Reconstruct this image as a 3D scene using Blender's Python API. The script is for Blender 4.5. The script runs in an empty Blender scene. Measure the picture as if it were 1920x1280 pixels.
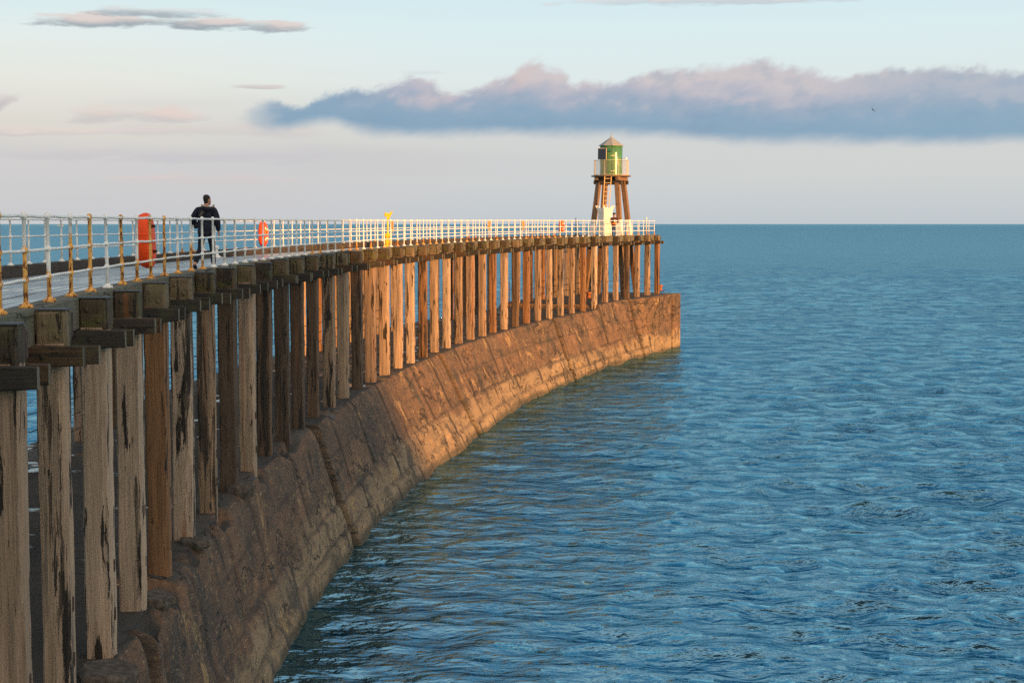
import bpy, math, random
import numpy as np
from mathutils import Vector, Matrix
random.seed(7)
rng = np.random.default_rng(11)
sc = bpy.context.scene
COL = sc.collection
R = math.radians

# ------------------------------------------------------------------ camera
F = 3000.0            # focal length in pixels of a 1920 px wide frame
ZC = 8.9              # eye above the water
cam_d = bpy.data.cameras.new('camera')
cam = bpy.data.objects.new('camera', cam_d); COL.objects.link(cam)
cam_d.sensor_width = 36.0; cam_d.lens = F/1920*36
cam_d.clip_start = 0.1; cam_d.clip_end = 200000
cam.location = (0, 0, ZC)
cam.rotation_euler = (R(90)-math.atan(220/F), 0, 0)
sc.camera = cam

# ------------------------------------------------------------------ node helper
class NT:
    def __init__(s, tree): s.t = tree; s.t.nodes.clear()
    def n(s, typ, ins=None, **props):
        nd = s.t.nodes.new('ShaderNode'+typ)
        for k, v in props.items(): setattr(nd, k, v)
        for k, v in (ins or {}).items(): s.put(nd.inputs[k], v)
        return nd
    def put(s, sock, v):
        if hasattr(v, 'links'): s.t.links.new(v, sock)
        else:
            if isinstance(v, (tuple, list)) and sock.type == 'RGBA' and len(v) == 3: v = (*v, 1)
            sock.default_value = v
    def m(s, op, a, b=0.0, c=None, clamp=False):
        nd = s.n('Math', operation=op, use_clamp=clamp)
        s.put(nd.inputs[0], a); s.put(nd.inputs[1], b)
        if c is not None: s.put(nd.inputs[2], c)
        return nd.outputs[0]
    def vm(s, op, a, b):
        nd = s.n('VectorMath', operation=op); s.put(nd.inputs[0], a)
        if op == 'SCALE': s.put(nd.inputs[3], b)
        else: s.put(nd.inputs[1], b)
        return nd.outputs[0]
    def sm(s, v, lo, hi, a=0.0, b=1.0):
        nd = s.n('MapRange', interpolation_type='SMOOTHSTEP')
        for i, x in enumerate((v, lo, hi, a, b)): s.put(nd.inputs[i], x)
        return nd.outputs[0]
    def lin(s, v, lo, hi, a=0.0, b=1.0):
        nd = s.n('MapRange')
        for i, x in enumerate((v, lo, hi, a, b)): s.put(nd.inputs[i], x)
        return nd.outputs[0]
    def noise(s, vec, scale=1.0, detail=4.0, rough=.55, dist=0.0):
        nd = s.n('TexNoise', {'Scale': scale, 'Detail': detail, 'Roughness': rough, 'Distortion': dist})
        if vec is not None: s.put(nd.inputs['Vector'], vec)
        return nd.outputs[0]
    def mix(s, f, a, b, blend='MIX'):
        nd = s.n('Mix', data_type='RGBA', blend_type=blend)
        s.put(nd.inputs[0], f); s.put(nd.inputs[6], a); s.put(nd.inputs[7], b)
        return nd.outputs[2]
    def ramp(s, f, stops, interp='LINEAR'):
        nd = s.n('ValToRGB'); s.put(nd.inputs[0], f)
        e = nd.color_ramp; e.interpolation = interp
        while len(e.elements) < len(stops): e.elements.new(0.5)
        for el, (p, c) in zip(e.elements, stops):
            el.position = p; el.color = (*c, 1) if len(c) == 3 else c
        return nd.outputs[0]
    def scale(s, vec, xyz):
        return s.vm('MULTIPLY', vec, xyz)
    def xyz(s, vec):
        nd = s.n('SeparateXYZ'); s.put(nd.inputs[0], vec); return nd.outputs
    def comb(s, x, y, z):
        nd = s.n('CombineXYZ')
        for i, v in enumerate((x, y, z)): s.put(nd.inputs[i], v)
        return nd.outputs[0]
    def bump(s, h, strength=.5, dist=.02):
        return s.n('Bump', {'Height': h, 'Strength': strength, 'Distance': dist}).outputs[0]
    def bsdf(s, color, rough=.8, normal=None, **ins):
        nd = s.n('BsdfPrincipled'); s.put(nd.inputs['Base Color'], color); s.put(nd.inputs['Roughness'], rough)
        if normal is not None: s.put(nd.inputs['Normal'], normal)
        for k, v in ins.items(): s.put(nd.inputs[k.replace('_', ' ')], v)
        o = s.n('OutputMaterial'); s.t.links.new(nd.outputs[0], o.inputs[0]); return nd

def newmat(name):
    m = bpy.data.materials.new(name); m.use_nodes = True
    return m, NT(m.node_tree)

def objvec(n, k=37.0):
    """object coordinates shifted by a random amount per object"""
    tc = n.n('TexCoord').outputs['Object']; oi = n.n('ObjectInfo')
    r = n.m('MULTIPLY', oi.outputs['Random'], k)
    return n.vm('ADD', tc, n.comb(r, r, r)), tc, oi

MAT = {}
def timber(name, tints, dark=.5, crack=1.0, algae=0.0, rough=.88, axis=2, tint_by_color=False):
    m, n = newmat(name)
    v, tc, oi = objvec(n)
    st = [10.0, 10.0, 10.0]; st[axis] = .55
    grain = n.noise(n.scale(v, tuple(x*3.2 for x in st)), 1, 3, .6, .3)
    st2 = [7.0, 7.0, 7.0]; st2[axis] = .8
    ck = n.noise(n.scale(v, tuple(st2)), 1, 5, .62, .6)
    st3 = [2.2, 2.2, 2.2]; st3[axis] = .42
    patch = n.noise(n.scale(v, tuple(st3)), 1, 3, .5)
    stops = [(i/(len(tints)), c) for i, c in enumerate(tints)]
    base = n.ramp(n.xyz(oi.outputs['Color'])[0] if tint_by_color else oi.outputs['Random'], stops, 'CONSTANT')
    base = n.mix(n.sm(patch, .42, .62), base, n.mix(1, base, (1.22, 1.18, 1.12), 'MULTIPLY'))
    col = n.mix(n.lin(grain, .3, .75, 0, .75), n.mix(1, base, (.62, .58, .54), 'MULTIPLY'), base)
    # rusty run-off
    st4 = [3.5, 3.5, 3.5]; st4[axis] = .16
    ru = n.noise(n.scale(v, tuple(st4)), 1, 2, .5)
    col = n.mix(n.m('MULTIPLY', n.sm(ru, .62, .72), .7), col, (.20, .075, .025))
    # black rot and cracks
    dk = n.noise(n.scale(v, tuple(x*.62 if i != axis else .26 for i, x in enumerate(st2))), 1, 6, .68, .5)
    rnd2 = n.m('FRACT', n.m('MULTIPLY', oi.outputs['Random'], 7.31))
    thr = n.m('SUBTRACT', .64, n.m('MULTIPLY', rnd2, .10*dark))
    dmask = n.sm(dk, thr, n.m('ADD', thr, .045))
    cthr = n.m('ADD', n.m('SUBTRACT', .625, n.m('MULTIPLY', rnd2, .05)), n.m('MULTIPLY', n.m('SUBTRACT', dk, .5), -.55*crack))
    cm = n.sm(ck, cthr, n.m('ADD', cthr, .035))
    mask = n.m('MAXIMUM', n.m('MULTIPLY', dmask, .85), cm, clamp=True)
    col = n.mix(mask, col, (.022, .017, .014))
    if algae:
        g = n.noise(v, 3.0, 3, .6)
        col = n.mix(n.m('MULTIPLY', n.sm(g, .45, .7), algae), col, (.10, .105, .03))
    h = n.m('SUBTRACT', n.m('MULTIPLY', grain, .5), n.m('MULTIPLY', mask, .9))
    n.bsdf(col, rough, n.bump(h, 1.0, .03))
    MAT[name] = m; return m
timber('weathered_pile', [(.40,.295,.22),(.31,.215,.15),(.46,.35,.27),(.14,.09,.06),(.36,.26,.19),(.25,.13,.062),(.10,.068,.048)], dark=1.2, crack=1.25, tint_by_color=True)
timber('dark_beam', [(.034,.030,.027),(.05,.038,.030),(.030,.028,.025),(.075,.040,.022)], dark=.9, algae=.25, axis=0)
timber('sill_timber', [(.15,.145,.125),(.13,.13,.11)], dark=.3, algae=.5, axis=1)
timber('end_grain', [(.17,.16,.13),(.13,.115,.09)], dark=.6, crack=1.5, algae=.4)
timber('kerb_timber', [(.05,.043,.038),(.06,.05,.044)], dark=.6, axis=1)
timber('pile_head', [(.13,.10,.062),(.075,.056,.036),(.19,.15,.10),(.05,.04,.028)], dark=1.3, algae=.55)
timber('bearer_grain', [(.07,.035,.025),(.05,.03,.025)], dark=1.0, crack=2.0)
timber('beacon_timber', [(.22,.14,.09),(.26,.165,.10)], dark=.4, crack=.7)

def deck_mat():
    m, n = newmat('wet_deck')
    tc = n.n('TexCoord').outputs['Object']
    g = n.n('Attribute', attribute_name='UVMap').outputs['Vector']
    gr = n.noise(n.scale(g, (.5, 14, 1)), 1, 4, .6)
    pt = n.noise(tc, .5, 4, .55)
    col = n.mix(n.lin(gr, .3, .7), (.20,.215,.225), (.34,.36,.37))
    col = n.mix(n.m('MULTIPLY', n.sm(pt, .5, .62), .4), col, (.11,.115,.12))
    rough = n.lin(pt, .35, .65, .42, .16)
    n.bsdf(col, rough, n.bump(gr, .25, .01))
    MAT['wet_deck'] = m
deck_mat()

def rail_mat():
    m, n = newmat('rail_paint')
    v, tc, oi = objvec(n)
    z = n.xyz(tc)[2]
    rust = n.xyz(oi.outputs['Color'])[0]
    nz = n.noise(n.scale(v, (14, 14, 4)), 1, 4, .6)
    lvl = n.m('ADD', n.m('SUBTRACT', n.m('MULTIPLY', rust, 1.15), z), n.m('MULTIPLY', n.m('SUBTRACT', nz, .5), .5))
    stain = n.m('MULTIPLY', n.sm(lvl, -.03, .06), n.m('GREATER_THAN', rust, .02))
    nz2 = n.noise(n.scale(v, (20, 20, 9)), 1, 5, .65)
    patch = n.sm(nz2, .60, .66)
    dark = n.sm(n.noise(n.scale(v, (24, 24, 10)), 1, 4, .65), .50, .60)
    white = n.mix(n.noise(v, 6, 3), (.74,.73,.70), (.86,.86,.85))
    yel = n.mix(nz, (.78,.34,.05), (.80,.48,.16))
    rc = n.mix(dark, yel, (.19,.055,.02))
    rc2 = n.mix(dark, (.45,.24,.10), (.17,.055,.03))
    col = n.mix(n.m('MULTIPLY', patch, .8), white, rc2)
    col = n.mix(stain, col, rc)
    n.bsdf(col, n.lin(stain, 0, 1, .38, .8), n.bump(nz2, .3, .004))
    MAT['rail_paint'] = m
rail_mat()

def simple(name, c, rough=.6, var=.15, scale=9.0, metal=0.0, bump=.15, spec=.5):
    m, n = newmat(name)
    v, tc, oi = objvec(n)
    nz = n.noise(v, scale, 4, .6)
    lo = tuple(x*(1-var) for x in c); hi = tuple(min(1, x*(1+var)) for x in c)
    n.bsdf(n.mix(n.lin(nz, .3, .7), lo, hi), rough, n.bump(nz, bump, .006), Metallic=metal, Specular_IOR_Level=spec)
    MAT[name] = m; return m
simple('slab_stone', (.075,.06,.047), .9, .7, 9, bump=1.0)
simple('cap_metal', (.035,.037,.042), .55)
simple('iron_rust', (.05,.024,.015), .85, .5, 20)
simple('rust_orange', (.32,.10,.03), .85, .4, 12)
simple('buoy_orange', (.88,.075,.010), .55, .18, 7, spec=.25)
simple('buoy_ring', (.80,.13,.02), .5, .1, 5)
simple('tape_white', (.8,.8,.78), .4)
simple('dark_slot', (.12,.012,.006), .6)
simple('viewer_yellow', (.80,.50,.02), .45, .1)
simple('viewer_dark', (.05,.045,.03), .5)
simple('board_brown', (.30,.19,.07), .7)
simple('pole_dark', (.03,.03,.032), .6)
simple('beacon_white', (.74,.70,.62), .65, .18, 3.0)
simple('roof_lead', (.27,.27,.26), .6, .15, 5)
simple('panel_navy', (.012,.02,.045), .35)
simple('pale_edge', (.62,.5,.33), .6)
simple('lamp_green', (.0,.22,.13), .3)
simple('ladder_paint', (.66,.42,.17), .6, .3)
simple('jacket', (.010,.013,.026), .85, .6, 7, bump=1.0, spec=.3)
simple('trousers', (.014,.017,.028), .9, .3, 20, bump=.3, spec=.25)
simple('jeans', (.03,.05,.14), .9, .3, 20)
simple('shoe', (.008,.008,.009), .7)
simple('skin', (.44,.22,.15), .55, .1)
simple('hair', (.014,.010,.009), .8, .4, 60, bump=.6)
simple('fur', (.34,.26,.18), 1.0, .45, 60, bump=1.0)
simple('jacket_maroon', (.05,.012,.015), .9, .3)
simple('hiviz', (.75,.2,.03), .7)
simple('ship_grey', (.20,.25,.30), .7)
simple('feather', (.08,.08,.09), .8)

def green_mat():
    m, n = newmat('beacon_green')
    v, tc, oi = objvec(n)
    pl = n.noise(n.scale(v, (16, 16, .5)), 1, 3, .6)
    pt = n.noise(n.scale(v, (3, 3, .9)), 1, 4, .6)
    col = n.mix(n.lin(pl, .3, .7), (.03,.13,.05), (.085,.22,.06))
    col = n.mix(n.m('MULTIPLY', n.sm(pt, .56, .66), .5), col, (.16,.25,.08))
    n.bsdf(col, .24, n.bump(pl, .22, .01), Specular_IOR_Level=.8)
    MAT['beacon_green'] = m
green_mat()

def leg_mat():   # tarred timber, white painted below head height
    m, n = newmat('white_leg_paint')
    v, tc, oi = objvec(n)
    g = n.noise(n.scale(v, (14, 14, 1)), 1, 4, .6)
    p = n.noise(n.scale(v, (6, 6, 1.5)), 1, 4, .6)
    col = n.mix(n.lin(g, .3, .7), (.74,.72,.67), (.84,.83,.80))
    col = n.mix(n.m('MULTIPLY', n.sm(p, .58, .68), .6), col, (.42,.33,.20))
    n.bsdf(col, .7, n.bump(g, .3, .01)); MAT['white_leg_paint'] = m
leg_mat()

def concrete_mat():
    m, n = newmat('stained_concrete')
    uv = n.n('Attribute', attribute_name='UVMap').outputs['Vector']
    gro = n.n('Attribute', attribute_name='groove').outputs['Fac']
    sx = n.xyz(uv); s, z = sx[0], sx[1]
    p3 = n.n('NewGeometry').outputs['Position']
    nrm = n.n('NewGeometry').outputs['Normal']
    uv0 = uv; uv = n.scale(uv, (.22, 1, 1)); p3 = n.comb(n.m('MULTIPLY', s, .22), n.m('MULTIPLY', n.xyz(p3)[0], .3), z)
    big = n.noise(uv, .45, 4, .6)
    mid = n.noise(p3, 1.3, 5, .62)
    fine = n.noise(p3, 9, 6, .7)
    grit = n.noise(p3, 30, 3, .7)
    streak = n.noise(n.scale(uv, (4.5, .30, 1)), 1, 5, .65, .3)
    blk = n.noise(n.comb(n.m('FLOOR', n.m('DIVIDE', s, 2.7)), n.m('FLOOR', n.m('DIVIDE', z, 1.2)), 0.0), 5.7, 0)
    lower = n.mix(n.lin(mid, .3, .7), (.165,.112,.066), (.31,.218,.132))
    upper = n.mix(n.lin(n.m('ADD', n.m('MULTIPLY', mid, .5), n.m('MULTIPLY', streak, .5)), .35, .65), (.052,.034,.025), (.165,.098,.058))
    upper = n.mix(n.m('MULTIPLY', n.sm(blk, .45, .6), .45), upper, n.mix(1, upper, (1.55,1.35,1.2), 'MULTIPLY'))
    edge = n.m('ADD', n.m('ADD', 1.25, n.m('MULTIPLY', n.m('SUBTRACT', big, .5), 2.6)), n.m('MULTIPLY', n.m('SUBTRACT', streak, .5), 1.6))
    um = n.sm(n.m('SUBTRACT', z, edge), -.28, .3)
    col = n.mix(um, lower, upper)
    # ochre lichen / leached lime in runs near joints
    och = n.m('MULTIPLY', n.sm(n.noise(n.scale(uv, (3.2, .7, 1)), 1, 6, .72, .5), .585, .64), .8)
    col = n.mix(och, col, (.34,.215,.095))
    # dark damp streaks and green patches
    dk = n.sm(n.noise(n.scale(uv, (3.0, .6, 1)), 1, 5, .68, .6), .53, .63)
    col = n.mix(n.m('MULTIPLY', dk, .75), col, (.038,.034,.030))
    col = n.mix(n.m('MULTIPLY', n.sm(fine, .53, .66), .75), col, (.04,.030,.022))
    col = n.mix(n.m('MULTIPLY', n.sm(grit, .58, .70), .5), col, (.44,.35,.23))
    ck1 = n.sm(n.m('ABSOLUTE', n.m('SUBTRACT', n.noise(n.scale(uv, (1.6, .55, 1)), 1, 5, .6, .4), .5)), .014, .002)
    ck1 = n.m('MULTIPLY', ck1, n.sm(big, .40, .56))
    col = n.mix(n.m('MULTIPLY', ck1, .85), col, (.018,.014,.011))
    sp = n.sm(n.noise(n.scale(p3, (3, 3, 1.4)), 5, 5, .75), .60, .66)
    col = n.mix(n.m('MULTIPLY', sp, .65), col, (.40,.29,.15))
    pale = n.sm(n.noise(n.scale(uv, (2.2, 1.1, 1)), 1, 5, .7, .3), .56, .66)
    col = n.mix(n.m('MULTIPLY', pale, .4), col, n.mix(1, col, (2.0,1.8,1.55), 'MULTIPLY'))
    # tide line
    tl = n.sm(n.m('ADD', z, n.m('MULTIPLY', n.m('SUBTRACT', mid, .5), .5)), .06, .3, 1, 0)
    col = n.mix(n.m('MULTIPLY', tl, .75), col, (.045,.042,.026))
    # flat wet top
    nz = n.xyz(nrm)[2]
    top = n.m('MULTIPLY', n.sm(nz, .75, .92), n.sm(z, 2.7, 3.0))
    tcol = n.mix(n.lin(mid, .3, .7), (.022,.020,.018), (.070,.060,.048))
    col = n.mix(top, col, tcol)
    col = n.mix(n.m('MULTIPLY', gro, .85, clamp=True), col, (.018,.014,.012))
    puddle = n.m('MULTIPLY', top, n.sm(n.noise(n.n('NewGeometry').outputs['Position'], .8, 3), .60, .66))
    rough = n.lin(puddle, 0, 1, .86, .16)
    h = n.m('ADD', n.m('MULTIPLY', fine, .8), n.m('ADD', n.m('MULTIPLY', mid, 1.0), n.m('MULTIPLY', grit, .3)))
    hb = n.m('MULTIPLY', h, n.lin(puddle, 0, 1, 1, .08))
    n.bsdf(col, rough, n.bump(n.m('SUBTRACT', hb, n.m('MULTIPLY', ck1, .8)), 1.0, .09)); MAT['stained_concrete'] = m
concrete_mat()

def sea_mat():
    m, n = newmat('sea_water')
    p = n.n('NewGeometry').outputs['Position']
    p2 = n.scale(p, (1, 1, 0))
    gust = n.noise(n.scale(p2, (.007, .016, 0)), 1, 3, .6, .4)
    a = n.noise(n.scale(p2, (.9, 1.5, 0)), 1, 2, .5, .2)
    b = n.noise(n.scale(p2, (2.6, 4.2, 0)), 1, 3, .55, .2)
    c = n.noise(n.scale(p2, (8.0, 12.0, 0)), 1, 2, .5)
    h = n.m('ADD', n.m('MULTIPLY', a, .60), n.m('ADD', n.m('MULTIPLY', b, .20), n.m('MULTIPLY', c, .03)))
    nb = n.n('Bump', {'Height': h, 'Distance': 1.0, 'Strength': n.m('MULTIPLY', n.lin(gust, .38, .62, .55, 1.0), n.lin(n.n('Attribute', attribute_name='lee').outputs['Fac'], 0, 1, .42, 1.0))}).outputs[0]
    body = n.mix(n.lin(gust, .35, .65), (.0010,.0105,.022), (.0015,.018,.036))
    dif = n.n('BsdfDiffuse', {'Color': body, 'Normal': nb}).outputs[0]
    gl = n.n('BsdfGlossy', {'Color': (.43,.82,1.0,1), 'Roughness': .04, 'Normal': nb}).outputs[0]
    fr = n.n('Fresnel', {'IOR': 1.34, 'Normal': nb}).outputs[0]
    mx = n.n('MixShader', {0: n.m('MINIMUM', n.m('MULTIPLY', fr, .95), .60), 1: dif, 2: gl}).outputs[0]
    o = n.n('OutputMaterial'); n.t.links.new(mx, o.inputs[0])
    MAT['sea_water'] = m
sea_mat()

# ------------------------------------------------------------------ mesh helper
class MB:
    def __init__(s): s.v = []; s.f = []; s.mi = []
    def add(s, vs, fs, mi=0):
        b = len(s.v); s.v += [tuple(v) for v in vs]; s.f += [tuple(b+i for i in f) for f in fs]; s.mi += [mi]*len(fs)
    def box(s, c, size, M=None, mi=0, bev=0.0, taper=1.0):
        x, y, z = (k/2 for k in size); M = M or Matrix.Identity(3); c = Vector(c)
        if bev <= 0:
            pts = [Vector((a*x*(taper if d > 0 else 1), b*y*(taper if d > 0 else 1), d*z)) for d in (-1, 1) for b in (-1, 1) for a in (-1, 1)]
            s.add([c+M@p for p in pts], [(0,2,3,1),(4,5,7,6),(0,1,5,4),(2,6,7,3),(0,4,6,2),(1,3,7,5)], mi); return
        e = bev; prof = [(x-e,-y),(x,-y+e),(x,y-e),(x-e,y),(-x+e,y),(-x,y-e),(-x,-y+e),(-x+e,-y)]
        rings = []
        for zz, k in ((-z, 1-e/max(x, y)), (-z+e, 1), (z-e, 1), (z, 1-e/max(x, y))):
            rings.append([Vector((px*k, py*k, zz)) for px, py in prof])
        s.rings([[c+M@p for p in r] for r in rings], mi)
    def rings(s, rs, mi=0, caps=True, closed=True):
        n = len(rs[0]); vs = [p for r in rs for p in r]; fs = []
        for i in range(len(rs)-1):
            for j in range(n if closed else n-1):
                k = (j+1) % n
                fs.append((i*n+j, i*n+k, (i+1)*n+k, (i+1)*n+j))
        if caps and closed:
            fs.append(tuple(reversed(range(n)))); fs.append(tuple((len(rs)-1)*n+j for j in range(n)))
        s.add(vs, fs, mi)
    def tube(s, pts, r, n=8, mi=0, square=False):
        pts = [Vector(p) for p in pts]; rs = []
        for i, p in enumerate(pts):
            t = (pts[min(i+1, len(pts)-1)]-pts[max(i-1, 0)]).normalized()
            up = Vector((0, 0, 1)) if abs(t.z) < .9 else Vector((0, 1, 0))
            a = t.cross(up).normalized(); b = a.cross(t)
            rr = r[i] if isinstance(r, (list, tuple)) else r
            ph = math.pi/4 if square else 0
            rs.append([p+(a*math.cos(2*math.pi*k/n+ph)+b*math.sin(2*math.pi*k/n+ph))*rr for k in range(n)])
        s.rings(rs, mi)
    def lathe(s, prof, n=24, c=(0,0,0), mi=0, a0=0.0, M=None):
        c = Vector(c); M = M or Matrix.Identity(3)
        rs = [[c+M@Vector((r*math.cos(2*math.pi*k/n+a0), r*math.sin(2*math.pi*k/n+a0), z)) for k in range(n)] for r, z in prof]
        s.rings(rs, mi)
    def build(s, name, mats, parent=None, loc=None, smooth=False, rotz=None):
        me = bpy.data.meshes.new(name); me.from_pydata(s.v, [], s.f)
        for mt in (mats if isinstance(mats, (list, tuple)) else [mats]): me.materials.append(MAT[mt])
        me.polygons.foreach_set('material_index', s.mi)
        if smooth: me.polygons.foreach_set('use_smooth', [True]*len(me.polygons))
        me.update()
        return link(name, me, parent, loc, rotz)
def link(name, me, parent=None, loc=None, rotz=None):
    o = bpy.data.objects.new(name, me); COL.objects.link(o)
    if parent is not None: o.parent = parent
    if loc is not None: o.location = loc
    if rotz is not None: o.rotation_euler = (0, 0, rotz)
    return o
def empty(name, loc=(0,0,0), rotz=0.0):
    o = bpy.data.objects.new(name, None); COL.objects.link(o)
    o.location = loc; o.rotation_euler = (0, 0, rotz); o.empty_display_size = .2
    return o
def tag(o, label, cat, group=None):
    o['label'] = label; o['category'] = cat
    if group: o['group'] = group
    return o

# value noise for meshes
_tab = rng.random((256, 256))
def vnoise(x, y):
    x = np.asarray(x, float); y = np.asarray(y, float)
    xi = np.floor(x).astype(int); yi = np.floor(y).astype(int); fx = x-xi; fy = y-yi
    fx = fx*fx*(3-2*fx); fy = fy*fy*(3-2*fy)
    g = lambda a, b: _tab[a % 256, b % 256]
    return (g(xi,yi)*(1-fx)+g(xi+1,yi)*fx)*(1-fy)+(g(xi,yi+1)*(1-fx)+g(xi+1,yi+1)*fx)*fy-.5
def fbm(x, y, o=4):
    r = 0; a = 1.0
    for i in range(o): r = r+a*vnoise(x*2**i+17*i, y*2**i+31*i); a *= .5
    return r

# ------------------------------------------------------------------ pier line (plan of the near railing)
CO = [1.13969023e-08, -1.91650657e-06, 2.67487944e-03, -1.87978905e-01, -2.82361620e+00]
D = np.linspace(7, 121, 9001); XX = np.polyval(CO, D)
SS = np.r_[0, np.cumsum(np.hypot(np.diff(D), np.diff(XX)))]
TX = np.gradient(XX, D); TL = np.hypot(1, TX)
def d_of(s): return np.interp(s, SS, D)
def frame(s):
    d = float(d_of(s)); t = float(np.interp(d, D, TX)); l = math.hypot(1, t)
    x = float(np.interp(d, D, XX))
    return Vector((x, d, 0)), Vector((t/l, 1/l, 0)), Vector((1/l, -t/l, 0))
def P(s, off, z=0.0):
    p, t, nrm = frame(s); q = p+nrm*off; return Vector((q.x, q.y, z))
def yaw(s):           # rotation that turns +Y into the pier direction
    t = frame(s)[1]; return math.atan2(-t.x, t.y)
def s_of(px, off):
    X = XX+off/TL; Y = D-off*TX/TL
    return float(np.interp(px, 960+F*X/Y, SS))
def zs(s): return ZC-float(np.interp(d_of(s), [17, 30, 45, 71, 88, 105, 116], [.91, .895, .89, .85, .80, .775, .775]))
def zc_arr(s):
    d = d_of(s)
    base = ZC-np.interp(d, [25, 48, 70, 87, 101], [5.52, 5.52, 5.46, 5.40, 5.40])
    st = np.clip((d-101.6)/.12, 0, 1)
    return base+st*np.interp(d, [101, 118], [.30, .40])
def zc(s): return float(zc_arr(s))
S_END = s_of(1232, .3)
W = 4.6                                   # railing to railing

PX = [4,97,182,240,292,340,388,428,467,497,530,560,588,618,645,670,696,723,750,772,795,816,838,861,883,904,924,944,964,985,1007,1028,1050,1071,1093,1115,1136,1157,1178,1197,1215,1232]
S0 = [s_of(x, .3) for x in PX]
k = np.arange(len(S0)); fit = np.polyfit(k, S0, 2)
S_PILE = [float(.5*a+.5*np.polyval(fit, i)) for i, a in enumerate(S0)]
sp = S_PILE[1]-S_PILE[0]
S_PILE = [S_PILE[0]-2.5*2, S_PILE[0]-2.5]+S_PILE
S_PILE = [s for s in S_PILE if s > 1]
S_BEG = S_PILE[0]-1.5
S_DECK_END = S_PILE[-1]+.40

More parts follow.
